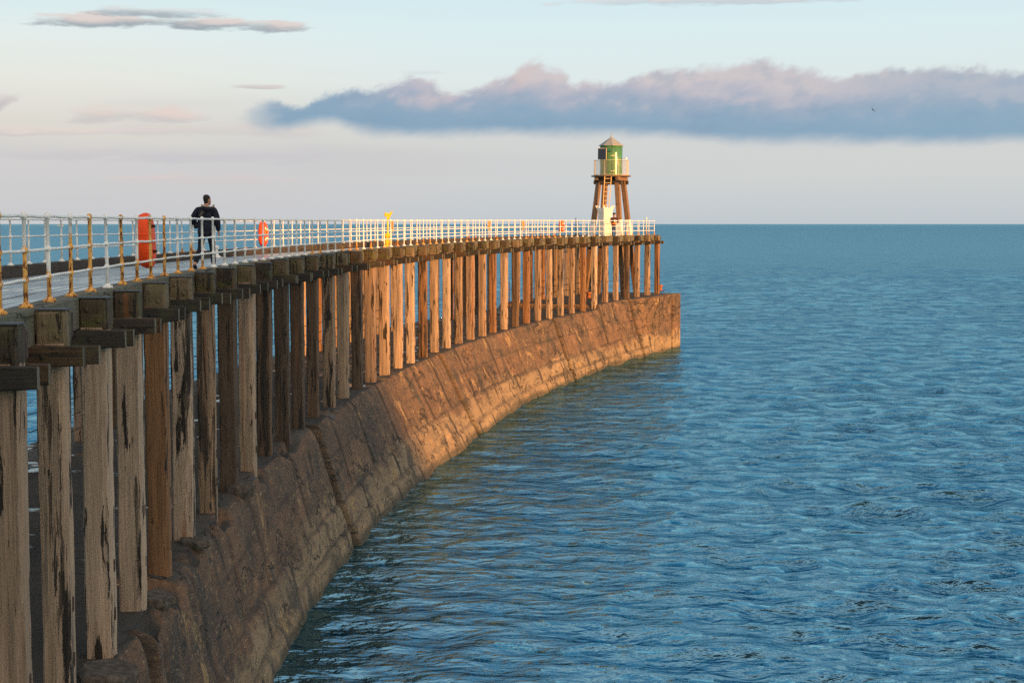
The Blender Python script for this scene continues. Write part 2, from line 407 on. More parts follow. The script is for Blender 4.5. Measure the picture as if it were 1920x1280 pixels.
# ------------------------------------------------------------------ concrete breakwater
root_c = empty('concrete_breakwater', P(s_of(600, .6), -2.5, 0))
tag(root_c, 'long stained concrete breakwater curving out to sea beneath the timber pier', 'breakwater')
def build_wall():
    s_arr = np.concatenate([np.arange(1.0, S_DECK_END+.95, .055), [S_DECK_END+.95]])
    ns = len(s_arr); zt = zc_arr(s_arr)
    d = d_of(s_arr)
    pts = np.array([frame(s)[0] for s in s_arr]); nr = np.array([frame(s)[2] for s in s_arr])
    # profile parameter: q in 0..1 from top edge down to below water
    q = np.concatenate([np.linspace(0, .035, 4), np.linspace(.05, .72, 40), np.linspace(.735, 1, 8)])
    Z = np.empty((ns, len(q))); O = np.empty_like(Z)
    s_end_v = np.interp(d, [109.0, 111.5], [0, 1])           # last block stands vertical
    chip = np.clip(fbm(s_arr*.55, 3.3, 3)+.12, 0, 1)*np.interp(d, [30, 50, 90], [.75, .42, .22])
    chipz = np.clip(fbm(s_arr*.8+9, 8.1, 3)-.02, 0, 1)*np.interp(d, [30, 45, 90], [.75, .35, .12])
    for j, qq in enumerate(q):
        z = zt*(1-qq/.78) if qq < .78 else -(qq-.78)/.22*2.0
        h = np.clip(1-z/zt, 0, 2)
        led1 = 1/(1+np.exp((z-1.32-.10*np.sin(s_arr*.13))/.03)); led2 = 1/(1+np.exp((z-.52)/.03))
        o_b = .62+(.72+np.interp(d, [32, 50, 63, 84, 104], [0, .45, .95, .55, .25]))*h+.075*led1+.05*led2
        o = o_b*(1-s_end_v)+1.62*s_end_v
        rnd = np.exp(-((1-np.clip(z/zt, 0, 1))/.03))             # rounding at the lip
        o = o-rnd*(.05+chip)*(1-s_end_v)
        z2 = z-np.exp(-((1-np.clip(z/zt, 0, 1))/.06))*chipz*(1-s_end_v)
        rough_k = np.where(z < 1.3, 1.0, .6)*(1-.7*s_end_v)
        o = o+np.interp(d, [28, 48], [1.0, .0])*(.10*fbm(s_arr*.9+3, z*1.6+2, 4)-.10*np.clip(fbm(s_arr*.5+70, z*.7, 3)-.15, 0, 1))+rough_k*(.04*fbm(s_arr*.3, z*.8+5, 3)+.028*fbm(s_arr*1.3+40, z*2.6, 4))
        Z[:, j] = z2; O[:, j] = o
    G = np.zeros_like(Z)
    # full-height expansion joints
    for px in (262, 590, 825, 1039, 1181, 1236):
        sj = s_of(px, .65)
        dist = np.abs(s_arr[:, None]-sj-.10*fbm(Z*.8+sj, Z*0+.5, 3))
        g = np.clip(1.6-dist/.16, 0, 1)
        if px in (262,): g = g*.5
        G = np.maximum(G, np.clip(g*1.6, 0, 1)); O -= np.clip(g*1.8, 0, 1)*.25
        O += np.where(s_arr > sj, .08*np.exp(-(s_arr-sj)/7.0), 0)[:, None]*(1 if px < 1200 else 0)
    # block joints in the three courses
    for (z0, z1, lo, hi, dep) in ((1.34, 9, 3.2, 7.0, .03), (.5, 1.3, 3.2, 6.5, .018), (-2, .48, 2.6, 5.0, .018)):
        s0 = 2.0; rr = random.Random(int(z0*100))
        while s0 < s_arr[-1]-1:
            wob = .05*fbm(Z*1.3+s0, Z*0+.5, 3)
            dist = np.abs(s_arr[:, None]-s0-wob); g = np.clip(1.7-dist/.11, 0, 1)*((Z > z0) & (Z < z1))
            stg = rr.uniform(.35, 1.0)*(.6+.8*np.clip(fbm(Z*2+s0, Z*0+3.5, 2)+.4, 0, 1))
            G = np.maximum(G, np.clip(g*stg*1.15, 0, 1)); O -= g*dep; O += ((s_arr[:, None] > s0) & (s_arr[:, None] < s0+2.2) & (Z > z0) & (Z < z1))*rr.uniform(-.012, .012); s0 += rr.uniform(lo, hi)
    for zl in (1.335, .535, 2.42):
        dist = np.abs(Z-zl-.10*np.sin(s_arr*.13)[:, None]*(zl > 1 and zl < 2)-.03*fbm(s_arr*.7, zl, 3)[:, None])
        g = np.clip(1.5-dist/.05, 0, 1)*(1-s_end_v)[:, None]*np.clip(fbm(s_arr*.3, zl*7+2, 3)+.65, 0, 1)[:, None]
        G = np.maximum(G, np.clip(g*(1.0 if zl < 2 else .5), 0, 1)); 
        if zl < 2: O -= g*.04
    # two broken cavities low on the wall near the end
    for px, zz, w in ((1175, .75, .42), (1193, .85, .22)):
        sj = s_of(px, 1.5)
        g = np.clip(1-np.hypot((s_arr[:, None]-sj)/w, (Z-zz)/.35)+.5*fbm(s_arr[:, None]*4, Z*4, 3), 0, 1)
        G = np.maximum(G, np.clip(g*2.5, 0, 1)); O -= np.clip(g*2, 0, 1)*.15
    # inner top: rows across the flat top to the far edge, then down
    offs_top = np.array([.45, .1, -.6, -1.6, -2.8, -4.0, -5.0, -5.7, -5.95])
    cols = len(offs_top)+len(q)+2
    V = np.empty((ns, cols, 3)); UV = np.empty((ns, cols, 2)); GG = np.zeros((ns, cols))
    V[:, 0, :2] = (pts+nr*-6.6)[:, :2]; V[:, 0, 2] = -2
    V[:, 1, :2] = (pts+nr*-6.15)[:, :2]; V[:, 1, 2] = zt-.25
    UV[:, 0] = np.c_[s_arr, np.full(ns, -2)]; UV[:, 1] = np.c_[s_arr, zt-.25]
    for i, o in enumerate(offs_top[::-1]):
        c = 2+i
        oo = np.full(ns, o)
        if o == .45: oo = np.minimum(oo, O[:, 0]-.06)
        V[:, c, :2] = pts[:, :2]+nr[:, :2]*oo[:, None]
        V[:, c, 2] = zt+.05*fbm(s_arr*.5, o*.8+4, 3)*(1 if abs(o) < 5 else .6)
        UV[:, c] = np.c_[s_arr, zt+.3-o*.0]
    for j in range(len(q)):
        c = 2+len(offs_top)+j
        V[:, c, :2] = pts[:, :2]+nr[:, :2]*O[:, j:j+1]; V[:, c, 2] = Z[:, j]
        UV[:, c] = np.c_[s_arr, Z[:, j]]; GG[:, c] = G[:, j]
    me = bpy.data.meshes.new('mass')
    idx = np.arange(ns*cols).reshape(ns, cols)
    a, b, c_, d_ = idx[:-1, :-1], idx[:-1, 1:], idx[1:, 1:], idx[1:, :-1]
    quads = np.stack([a, b, c_, d_], -1).reshape(-1, 4)
    me.from_pydata(V.reshape(-1, 3)-np.array(root_c.location), [], quads.tolist()+[tuple(idx[-1, :]), tuple(idx[0, ::-1])])
    uvl = me.uv_layers.new(name='UVMap')
    li = np.empty(len(me.loops), int); me.loops.foreach_get('vertex_index', li)
    uvl.data.foreach_set('uv', UV.reshape(-1, 2)[li].ravel())
    at = me.attributes.new('groove', 'FLOAT', 'POINT'); at.data.foreach_set('value', GG.ravel())
    me.materials.append(MAT['stained_concrete'])
    sm = np.ones(len(me.polygons), bool); sm[-2:] = False
    me.polygons.foreach_set('use_smooth', sm); me.update()
    link('wall_mass', me, root_c)
build_wall()
ce = MB()                                   # loose broken slabs along the near lip
rr = random.Random(5)
for i, (px, off, sx, sy, sz) in enumerate(((205, .62, .75, 1.15, .20), (300, .66, .5, .9, .16), (372, .62, .55, .8, .14), (455, .60, .75, .7, .26), (716, .52, .5, .7, .14))):
    s = s_of(px, off); c = P(s, off-.12, zc(s)+.01)-root_c.location
    M = Matrix.Rotation(yaw(s)+rr.uniform(-.2, .2), 3, 'Z') @ Matrix.Rotation(rr.uniform(.02, .14), 3, 'Y')
    sl = MB(); ol = [(math.cos(t)*sx*.5*rr.uniform(.75, 1.15), math.sin(t)*sy*.5*rr.uniform(.75, 1.15)) for t in np.linspace(0, 6.283, 14)[:-1]]
    sl.rings([[Vector((x*k+rr.uniform(-.02,.02), y*k+rr.uniform(-.02,.02), z*sz+rr.uniform(-.015,.015))) for x, y in ol] for z, k in ((-.5,.9),(-.1,1.0),(.35,.97),(.5,.88))])
    me_o = sl.build('broken_slab', 'slab_stone', root_c, c)
    me_o.rotation_euler = M.to_euler()

# ------------------------------------------------------------------ timber walkway
root_w = empty('timber_walkway', P(s_of(600, .3), -2.3, zc(s_of(600, .3))))
tag(root_w, 'curved weathered timber pier walkway standing on rows of square piles above the breakwater', 'pier')
OW = root_w.location.copy()
def strip(name, mat, o0, o1, ztop, zbot, s0, s1, step=1.0, jig=0.0, parent=None, bev=0.0):
    """a beam swept along the pier; ztop/zbot relative to the sill top"""
    mb = MB(); ns = max(2, int((s1-s0)/step)); rs = []
    for i in range(ns+1):
        s = s0+(s1-s0)*i/ns; z = zs(s)
        dz = random.uniform(-jig, jig)
        q = [(o0, zbot), (o1, zbot), (o1, ztop-bev), (o1-bev*.8, ztop), (o0+bev*.8, ztop), (o0, ztop-bev)]
        rs.append([P(s, o, z+zz+dz)-OW for o, zz in q])
    mb.rings(rs)
    return mb.build(name, mat, parent or root_w)
strip('edge_sill', 'sill_timber', -.20, .10, 0, -.40, S_BEG, S_DECK_END, bev=.02, jig=.004)
strip('kerb', 'kerb_timber', -W-.17, -W+.17, 0, -.40, S_BEG, S_DECK_END, bev=.02, jig=.004)
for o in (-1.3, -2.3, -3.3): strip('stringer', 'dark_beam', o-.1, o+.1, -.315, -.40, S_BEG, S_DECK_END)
# end beam across
def deck():
    mb = MB(); uv = []
    ns = int((S_DECK_END-S_BEG)/1.2); nb = 20; o_in = -.21; o_out = -W+.18; bw = (o_in-o_out)/nb
    for b in range(nb):
        dzb = random.uniform(-.008, .008)
        rs = []
        for i in range(ns+1):
            s = S_BEG+(S_DECK_END-S_BEG)*i/ns; z = zs(s)-.24+dzb+.006*math.sin(i*.7+b*2.1)
            a = o_in-b*bw-.014; e = o_in-(b+1)*bw+.014
            rs.append([P(s, o, zz)-OW for o, zz in ((e, z-.06), (a, z-.06), (a, z-.012), (a-.012, z), (e+.012, z), (e, z-.012))])
            uv += [(s, b*1.37+o) for o in (0, .2, .2, .19, .01, 0)]
        mb.rings(rs)
    o = mb.build('deck', 'wet_deck', root_w); me = o.data
    ul = me.uv_layers.new(name='UVMap'); li = np.empty(len(me.loops), int); me.loops.foreach_get('vertex_index', li)
    ul.data.foreach_set('uv', np.array(uv)[li].ravel())
deck()

def pile_mesh(i, h, w=.37):
    rr = np.random.default_rng(100+i); mb = MB(); nz = 34; ph = rr.random()*50
    e = w*.5; ch = .028
    prof = []
    for a, b in (((1,-1),(1,1)), ((1,1),(-1,1)), ((-1,1),(-1,-1)), ((-1,-1),(1,-1))):
        for t in (.08, .28, .5, .72, .92):
            prof.append((e*(a[0]*(1-t)+b[0]*t), e*(a[1]*(1-t)+b[1]*t)))
    rs = []
    for j in range(nz+1):
        z = h*j/nz; ring = []
        for k, (x, y) in enumerate(prof):
            l = math.hypot(x, y)
            n_ = float(fbm(np.array(k*.9+ph), np.array(z*.55+ph), 2))*.030
            gouge = max(0, float(vnoise(np.array(k*1.7+ph+9), np.array(z*.8+ph)))-.25)*.16*(1.2 if z < h*.35 else .6)
            corner = (k % 5) in (0, 4)
            n2 = -abs(float(vnoise(np.array(k*5.1), np.array(z*3+ph))))*.045 if corner else 0
            f = 1+(n_-gouge+n2)/l
            ring.append(Vector((x*f, y*f, z)))
        rs.append(ring)
    mb.rings(rs)
    me = bpy.data.meshes.new('pile'); me.from_pydata(mb.v, [], mb.f); me.materials.append(MAT['weathered_pile']); me.update()
    return me
HP = 5.1
pile_me = [pile_mesh(i, HP) for i in range(9)]
def head_mesh(i):
    mb = MB(); rr_ = random.Random(4+i); rs = []
    for z in (-.38, -.28, -.19, -.1, -.03, 0):
        e = .1925-(.02 if z == 0 else 0); c_ = .035
        rs.append([Vector((x+rr_.uniform(-.009,.009), y+rr_.uniform(-.009,.009), z)) for x, y in ((-e+c_,-e),(e-c_,-e),(e,-e+c_),(e,e-c_),(e-c_,e),(-e+c_,e),(-e,e-c_),(-e,-e+c_))])
    mb.rings(rs)
    for px_, pz_ in ((-.07,-.13), (.08,-.27)): mb.lathe([(.03,-.03),(.03,.012),(.02,.022)], 6, (px_,-.1925,pz_), M=Matrix.Rotation(math.pi/2, 3, 'X'))
    me = bpy.data.meshes.new('pile_head'); me.from_pydata(mb.v, [], mb.f); me.materials.append(MAT['pile_head']); me.update(); return me
head_me = [head_mesh(q) for q in range(5)]
cb = MB(); cb.box((.012,0,0), (.37,.37,.014))
cap_me = bpy.data.meshes.new('cap'); cap_me.from_pydata(cb.v, [], cb.f); cap_me.materials.append(MAT['cap_metal'])
def beam_mesh(L):
    mb = MB(); n_ = 12
    rs = []
    for i in range(n_+1):
        x = -L/2+L*i/n_; j = lambda: random.uniform(-.008, .008)
        y, z, e = .080, .115, .014
        if i in (0, n_): y -= .012; z -= .012
        rs.append([Vector((x, a+j(), b+j())) for a, b in ((-y+e,-z),(y-e,-z),(y,-z+e),(y,z-e),(y-e,z),(-y+e,z),(-y,z-e),(-y,-z+e))])
    mb.rings(rs)
    # bolt heads on the broad faces
    for sx in (-1, 1):
        for yy in (-.085, .085):
            mb.lathe([(.028,-.02),(.028,.02),(.018,.03)], 6, (sx*(L/2-.42), yy, .0), 0, M=Matrix.Rotation(math.pi/2*(1 if yy < 0 else -1), 3, 'X'))
    me = bpy.data.meshes.new('cross_beam'); me.from_pydata(mb.v, [], mb.f); me.materials.append(MAT['dark_beam']); me.materials.append(MAT['end_grain']); me.polygons.foreach_set('material_index', [1 if len(q) == 8 else 0 for q in mb.f]); me.update(); return me
BL = W+1.35
beam_me = [beam_mesh(BL) for _ in range(5)]
sb = MB(); sb.box((0,0,0), (.03,.07,.16), bev=.008)
staple_me = bpy.data.meshes.new('iron_staple'); staple_me.from_pydata(sb.v, [], sb.f); staple_me.materials.append(MAT['iron_rust'])
bb = MB(); bb.box((0,0,0), (.36,.24,.30), bev=.02)
bearer_me = bpy.data.meshes.new('bearer_end'); bearer_me.from_pydata(bb.v, [], bb.f); bearer_me.materials.append(MAT['bearer_grain'])
TINT = [0]*(len(S_PILE)-len(PX))+[4, 0, 2, 2, 5, 2, 1, 6, 0, 3, 6, 6, 3, 1, 4, 3, 1, 4, 0, 2, 5, 4, 2, 1, 4, 1, 5, 0, 3, 5, 1, 0, 4, 1, 5, 2, 1, 4, 3, 1, 4, 5]
rr = random.Random(21)
for i, s in enumerate(S_PILE):
    yw = yaw(s); zt = zs(s)-.035+rr.uniform(-.02, .015)
    for off, near in ((.275, True), (-W-.30, False)):
        zb = zt-.36-HP
        w_ = rr.uniform(.84, .97)
        p = link('pile', pile_me[rr.randrange(9)], root_w, P(s, off+rr.uniform(-.015, .015), zb+.005)-OW, yw+rr.choice((0, math.pi))+rr.uniform(-.03, .03))
        p.scale = (w_, rr.uniform(.95, 1.06), 1)
        ti = TINT[i] if near and i < len(TINT) else rr.choice((0, 1, 2, 4, 4, 5, 3))
        p.color = ((ti+.5)/7, 0, 0, 1)
        hd = link('pile_head', head_me[rr.randrange(5)], root_w, P(s, off, zt)-OW, yw+rr.uniform(-.02, .02)); hd.scale = (w_*rr.uniform(.99, 1.04), w_*p.scale.y*1.01, rr.uniform(1.0, 1.04)); hd.rotation_euler.z += rr.uniform(-.05, .05)
        cp = link('cap', cap_me, hd, (0, 0, .012))
        if near:
            for zz in (.55+rr.uniform(-.15, .15), 1.3+rr.uniform(-.2, .2)): link('iron_staple', staple_me, p, (.185 if abs(p.rotation_euler.z-yw) < 1 else -.185, 0, HP-(zt-.36-zc(s))+zz))
            link('bearer_end', bearer_me, root_w, P(s+.325, .235, zt-.19+rr.uniform(-.02, .02))-OW, yw)
    for ds in (-.285, .285):
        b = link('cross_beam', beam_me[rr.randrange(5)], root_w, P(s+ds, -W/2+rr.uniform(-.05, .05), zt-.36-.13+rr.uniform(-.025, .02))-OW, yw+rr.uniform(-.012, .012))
# end transom beam
e = MB(); e.box((0,0,0), (W+.1, .22, .34), bev=.02)
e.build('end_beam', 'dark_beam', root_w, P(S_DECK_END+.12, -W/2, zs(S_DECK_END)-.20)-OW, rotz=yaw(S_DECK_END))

# ------------------------------------------------------------------ railings
def post_mesh(h, r=.021):
    mb = MB(); mb.lathe([(r*1.25, 0), (r*1.15, h*.5), (r, h), (r*1.35, h+.004), (r*1.35, h+.03), (r*.7, h+.042)], 10)
    for z in (.30*h, .62*h, h-.005): mb.lathe([(r*1.1, z-.034), (r*1.75, z-.018), (r*1.75, z+.018), (r*1.1, z+.034)], 10)
    me = bpy.data.meshes.new('post'); me.from_pydata(mb.v, [], mb.f); me.materials.append(MAT['rail_paint'])
    me.polygons.foreach_set('use_smooth', [True]*len(me.polygons)); me.update(); return me
def flange_mesh():
    mb = MB(); mb.lathe([(.075,0),(.078,.018),(.045,.03),(.034,.06)], 12)
    for a in range(4): mb.lathe([(.016,.018),(.016,.036)], 6, (.055*math.cos(a*math.pi/2+.8), .055*math.sin(a*math.pi/2+.8), 0))
    me = bpy.data.meshes.new('base_flange'); me.from_pydata(mb.v, [], mb.f); me.materials.append(MAT['rail_paint']); me.update(); return me
RH = 1.0
pm, fm = post_mesh(RH), flange_mesh()
RUST = {47:.62, 91:.30, 132:.66, 170:1.0, 201:.0, 230:1.0, 257:.32, 284:.92, 309:.95, 335:.30, 358:.50, 381:.12}
def railing(name, off, label, s_posts, rusts, path_end=None):
    sm_ = s_posts[len(s_posts)//2]
    root = empty(name, P(sm_, off, zs(sm_))); tag(root, label, 'railing', 'white railings along the two edges of the pier')
    o0 = root.location.copy(); rr = random.Random(int(off*10)+3)
    locs = [(P(s, off, zs(s)), r) for s, r in zip(s_posts, rusts)]
    if path_end: locs += [(p, .1) for p in path_end]
    for p, r in locs:
        po = link('post', pm, root, p+Vector((rr.uniform(-.008,.008), rr.uniform(-.008,.008), .001))-o0); po.color = (r, 0, 0, 1)
        po.rotation_euler = (rr.uniform(-.008,.008), rr.uniform(-.01,.01), rr.uniform(0,6))
        if r > .55: po['label'] = 'orange rust-stained post'
        fl = link('base_flange', fm, po); fl.color = (max(r*1.0, .9 if r > .2 else .0), 0, 0, 1)
    for h, nm in ((RH-.005, 'top_rail'), (.62*RH, 'middle_rail'), (.30*RH, 'bottom_rail')):
        pts = []
        for a, b in zip(locs[:-1], locs[1:]):
            for t in (0, .33, .66):
                pts.append(a[0].lerp(b[0], t)+Vector((0, 0, h+(rr.uniform(-.006,.006) if t else 0)))-o0)
        pts.append(locs[-1][0]+Vector((0,0,h))-o0)
        mb = MB(); mb.tube(pts, .0175 if nm != 'top_rail' else .019, 8)
        ob = mb.build(nm, 'rail_paint', root, smooth=True); ob.color = (0,0,0,1)
    return root
s_first = s_of(47, 0.0)
px_near = [47,91,132,170,201,230,257,284,309,335,358,381,401,421,441,460,477.5,494,510,526,542,557]
sp_list = [s_of(x, 0) for x in px_near]; rl = [RUST.get(x, 0.0) for x in px_near]
step = 1.26; s = sp_list[0]; pre = []
while s-step > S_BEG+.3: s -= step; pre.append(s)
s_rail_end = s_of(1226, 0)
nrest = round((s_rail_end-sp_list[-1])/1.25)
rest = [sp_list[-1]+(s_rail_end-sp_list[-1])*(i+1)/nrest for i in range(nrest)]
rr = random.Random(3)
posts = pre[::-1]+sp_list+rest; rusts = [.3]*len(pre)+rl+[rr.choice((0,0,.0,.12,.25)) for _ in rest]
rusts[len(pre)-1] = .9
endrow = [P(s_rail_end, -W*t, zs(s_rail_end)) for t in (.25, .5, .75, 1.0)]
railing('pier_railing', 0.0, 'long white three-bar railing with orange rusted posts along the near edge of the pier', posts, rusts, endrow)
nf = int((s_rail_end-1.1-S_BEG)/1.27)
far = [S_BEG+.7+i*1.27 for i in range(nf)]
railing('pier_railing', -W, 'white three-bar railing standing on the dark kerb at the far edge of the pier', far, [rr.choice((0,0,0,0,.1)) for _ in far])

# ------------------------------------------------------------------ sea
def sea():
    az0 = R(27); na = 1500; nr_ = 900
    az = np.linspace(-az0, az0, na); r = np.geomspace(19, 900, nr_)
    A, RR = np.meshgrid(az, r); X = RR*np.sin(A); Y = RR*np.cos(A)
    Zw = np.zeros_like(X); dX = np.zeros_like(X); dY = np.zeros_like(X)
    g = np.random.default_rng(3); cell = RR*(math.log(900/19)/nr_)
    for i in range(84):
        lam = .38*(7/.38)**(g.random()); kk = 2*math.pi/lam
        th = R(-102)+g.normal()*R(38)
        if lam > 5: th = R(-110)+g.normal()*R(22)
        cx, cy = math.cos(th), math.sin(th); ph = g.random()*6.283
        slope = .050*(1 if lam < 1.5 else (1.5/lam)**.75); amp = slope/kk
        fade = np.clip((lam/cell-2.5)/3, 0, 1)
        arg = kk*(X*cx+Y*cy)+ph
        Zw += amp*fade*np.cos(arg); sn = amp*fade*np.sin(arg)*.8; dX -= sn*cx; dY -= sn*cy
    env = np.clip((az0-np.abs(A))/R(2), 0, 1)*np.clip((900-RR)/250, 0, 1)*np.clip((RR-19)/2, 0, 1)
    mod = .75+.9*np.clip(fbm(X*.012+50, Y*.02+50, 3)+.35, 0, 1)
    off = (X-np.polyval(CO, np.clip(Y, 7, 121)))/np.interp(Y, D, TL)
    lee = np.clip((off-1.5)/17, 0, 1); lee = np.where(Y > 116, np.maximum(lee, np.clip((Y-116)/12, 0, 1)), lee); lee = np.where(off < -5, 1, lee)
    lee = lee*lee*(3-2*lee); mod = mod*(.42+.58*lee)
    Zw *= env*mod; X = X+dX*env*mod; Y = Y+dY*env*mod
    V = np.stack([X, Y, Zw], -1).reshape(-1, 3); idx = np.arange(nr_*na).reshape(nr_, na)
    Q = np.stack([idx[:-1,:-1], idx[:-1,1:], idx[1:,1:], idx[1:,:-1]], -1).reshape(-1, 4)[:, ::-1]
    vs = [V]; qs = [Q]; base = len(V)
    def grid(rv, av):
        nonlocal base
        A, RR = np.meshgrid(av, rv); v = np.stack([RR*np.sin(A), RR*np.cos(A), 0*A], -1).reshape(-1, 3)
        ix = np.arange(len(rv)*len(av)).reshape(len(rv), len(av))+base
        q = np.stack([ix[:-1,:-1], ix[:-1,1:], ix[1:,1:], ix[1:,:-1]], -1).reshape(-1, 4)[:, ::-1]
        vs.append(v); qs.append(q); base += len(v)
    grid(np.geomspace(900, 120000, 14), np.linspace(-az0, 2*math.pi-az0, 181))
    grid(np.geomspace(.05, 900, 12), np.linspace(az0, 2*math.pi-az0, 121))
    grid(np.array([.05, 8, 19.0]), np.linspace(-az0, az0, 31))
    V = np.concatenate(vs); Q = np.concatenate(qs)
    me = bpy.data.meshes.new('sea'); me.vertices.add(len(V)); me.vertices.foreach_set('co', V.ravel())
    me.loops.add(Q.size); me.loops.foreach_set('vertex_index', Q.ravel().astype(np.int32))
    me.polygons.add(len(Q)); me.polygons.foreach_set('loop_start', np.arange(0, Q.size, 4, dtype=np.int32))
    me.polygons.foreach_set('use_smooth', np.ones(len(Q), bool))
    me.update(calc_edges=True); me.materials.append(MAT['sea_water'])
    at = me.attributes.new('lee', 'FLOAT', 'POINT'); at.data.foreach_set('value', np.concatenate([lee.ravel(), np.ones(len(V)-lee.size)]))
    o = link('sea', me); o['kind'] = 'structure'
    o['label'] = 'choppy blue sea around the breakwater'
sea()

# ------------------------------------------------------------------ beacon tower
S_T = s_of(1145, -2.3)
TP = P(S_T, -2.3, zs(S_T)-.24); u = TP.y/F; Hd = .24
hd = yaw(S_T)
bt = empty('beacon_tower', TP)
tag(bt, 'small green-drummed timber beacon tower on four splayed legs at the far end of the pier', 'beacon')
RZ = Matrix.Rotation(hd, 3, 'Z')
Zp = Hd+(440-329)*u                  # underside of platform plate
Zl = Hd+(440-346)*u                  # top of legs
zbot = zc(S_T)-TP.z
def hs(z): return .70+(Zl-z)*(1.04-.70)/(Zl-Hd)
for sx in (-1, 1):
    for sy in (-1, 1):
        for nm, mt, z0, z1, w in (('leg', 'beacon_timber', zbot, Zl+.25, .17), ('painted_leg_sleeve', 'white_leg_paint', .0, 1.32, .183)):
            mb = MB(); rs = []
            for z in np.linspace(z0, z1, 5):
                c = Vector((sx*hs(z), sy*hs(z), z))
                rs.append([RZ@(c+Vector((a*w, b*w, 0))) for a, b in ((-.85,-1),(.85,-1),(1,-.85),(1,.85),(.85,1),(-.85,1),(-1,.85),(-1,-.85))])
            mb.rings(rs)
            if nm == 'leg': lg = mb.build('leg', mt, bt)
            else: mb.build('painted_sleeve', mt, lg)
z1 = Zl+.13; z2 = Zl+.40
for sy in (-1, 1):
    mb = MB(); mb.box(RZ@Vector((0, sy*.74, z1)), (2.05, .24, .27), RZ, bev=.015); mb.build('lower_beam', 'dark_beam', bt)
    mb = MB(); mb.box(RZ@Vector((sy*.78, 0, z2)), (.24, 2.1, .268), RZ, bev=.015); mb.build('upper_beam', 'beacon_timber', bt)
mb = MB(); mb.box(RZ@Vector((0, 0, z2)), (.22, 2.0, .25), RZ, bev=.01); mb.build('upper_beam', 'dark_beam', bt)
Zt = z2+.135
mb = MB(); mb.lathe([(1.40, Zt), (1.42, Zt+.04), (1.40, Zt+.085)], 16, a0=hd); mb.build('platform', 'beacon_timber', bt)
Zf = Zt+.085
mb = MB()
for z, r in ((1.06, .014), (.06, .012)):
    mb.tube([Vector((1.22*math.cos(a), 1.22*math.sin(a), Zf+z)) for a in np.linspace(0, 2*math.pi, 49)], r, 6)
mb.build('platform_rail', 'pale_edge', bt)
mb = MB()
for i in range(72):
    a = 2*math.pi*i/72
    big = i % 9 == 4
    mb.tube([(1.22*math.cos(a), 1.22*math.sin(a), Zf), (1.22*math.cos(a), 1.22*math.sin(a), Zf+1.06)], .019 if big else .0055, 6)
bl = mb.build('balusters', 'pale_edge', bt)
RD = 21.0*u
mb = MB(); DH = 55*u
mb.lathe([(RD+.012, Zf), (RD+.012, Zf+.05), (RD, Zf+.06), (RD, Zf+DH*.5), (RD, Zf+DH)], 40)
drum = mb.build('drum', 'beacon_green', bt, smooth=False)
me = drum.data; me.polygons.foreach_set('use_smooth', [len(p.vertices) == 4 for p in me.polygons])
ra = 23.3*u
mb = MB(); mb.lathe([(ra-.05, Zf+DH-.02), (ra, Zf+DH), (ra, Zf+DH+.025), (.04, Zf+DH+16.4*u)], 8, a0=R(-90)+R(4))
rf = mb.build('roof', 'roof_lead', bt)
mb = MB(); mb.lathe([(.07, Zf+DH+15.6*u), (.05, Zf+DH+17.2*u), (.022, Zf+DH+21*u), (.004, Zf+DH+23.5*u)], 10); mb.build('finial', 'roof_lead', rf)
vd = math.atan2(-TP.y, -TP.x)              # bearing from the tower to the landward end of the pier
def curved(name, mat, x0, x1, za, zb, dr, parent, r0=RD, n=10):
    """a panel bent round the drum; x in metres across, as seen from the pier"""
    a0, a1 = (vd+math.asin(max(-1, min(1, x/r0))) for x in (x0, x1))
    mb = MB(); rs = []
    for a in np.linspace(a0, a1, n):
        d = Vector((math.cos(a), math.sin(a), 0))
        rs.append([d*(r0-.01)+Vector((0,0,za)), d*(r0+dr)+Vector((0,0,za)), d*(r0+dr)+Vector((0,0,zb)), d*(r0-.01)+Vector((0,0,zb))])
    mb.rings(rs); return mb.build(name, mat, parent)
zq = lambda y: Zf+(540-y)/5.565*u         # heights read along the drum
xq = lambda x: (x-577)/5.565*u
dr_ = curved('door', 'beacon_green', xq(527), xq(632), Zf+.07, zq(305), .02, bt)
for y in (338, 495): curved('hinge', 'pale_edge', xq(572), xq(618), zq(y)-.022, zq(y)+.022, .034, dr_)
a = vd+math.asin(xq(538)/RD); mb = MB(); mb.lathe([(.035,0),(.03,.03),(.0,.04)], 10, M=Matrix.Rotation(a, 3, 'Z')@Matrix.Rotation(R(90), 3, 'Y'), c=(math.cos(a)*(RD+.02), math.sin(a)*(RD+.02), zq(455)))
mb.build('handle', 'iron_rust', dr_)
a = vd+math.asin(xq(560)/RD); M = Matrix.Rotation(a, 3, 'Z')
mb = MB(); mb.box((math.cos(a)*(RD+.03), math.sin(a)*(RD+.03), zq(283)), (.10, .24, .21), M, bev=.015); lb = mb.build('lamp_box', 'dark_beam', bt)
mb = MB(); mb.box((math.cos(a)*(RD+.083), math.sin(a)*(RD+.083), zq(283)), (.02, .16, .15), M); mb.build('lamp_lens', 'lamp_green', lb)
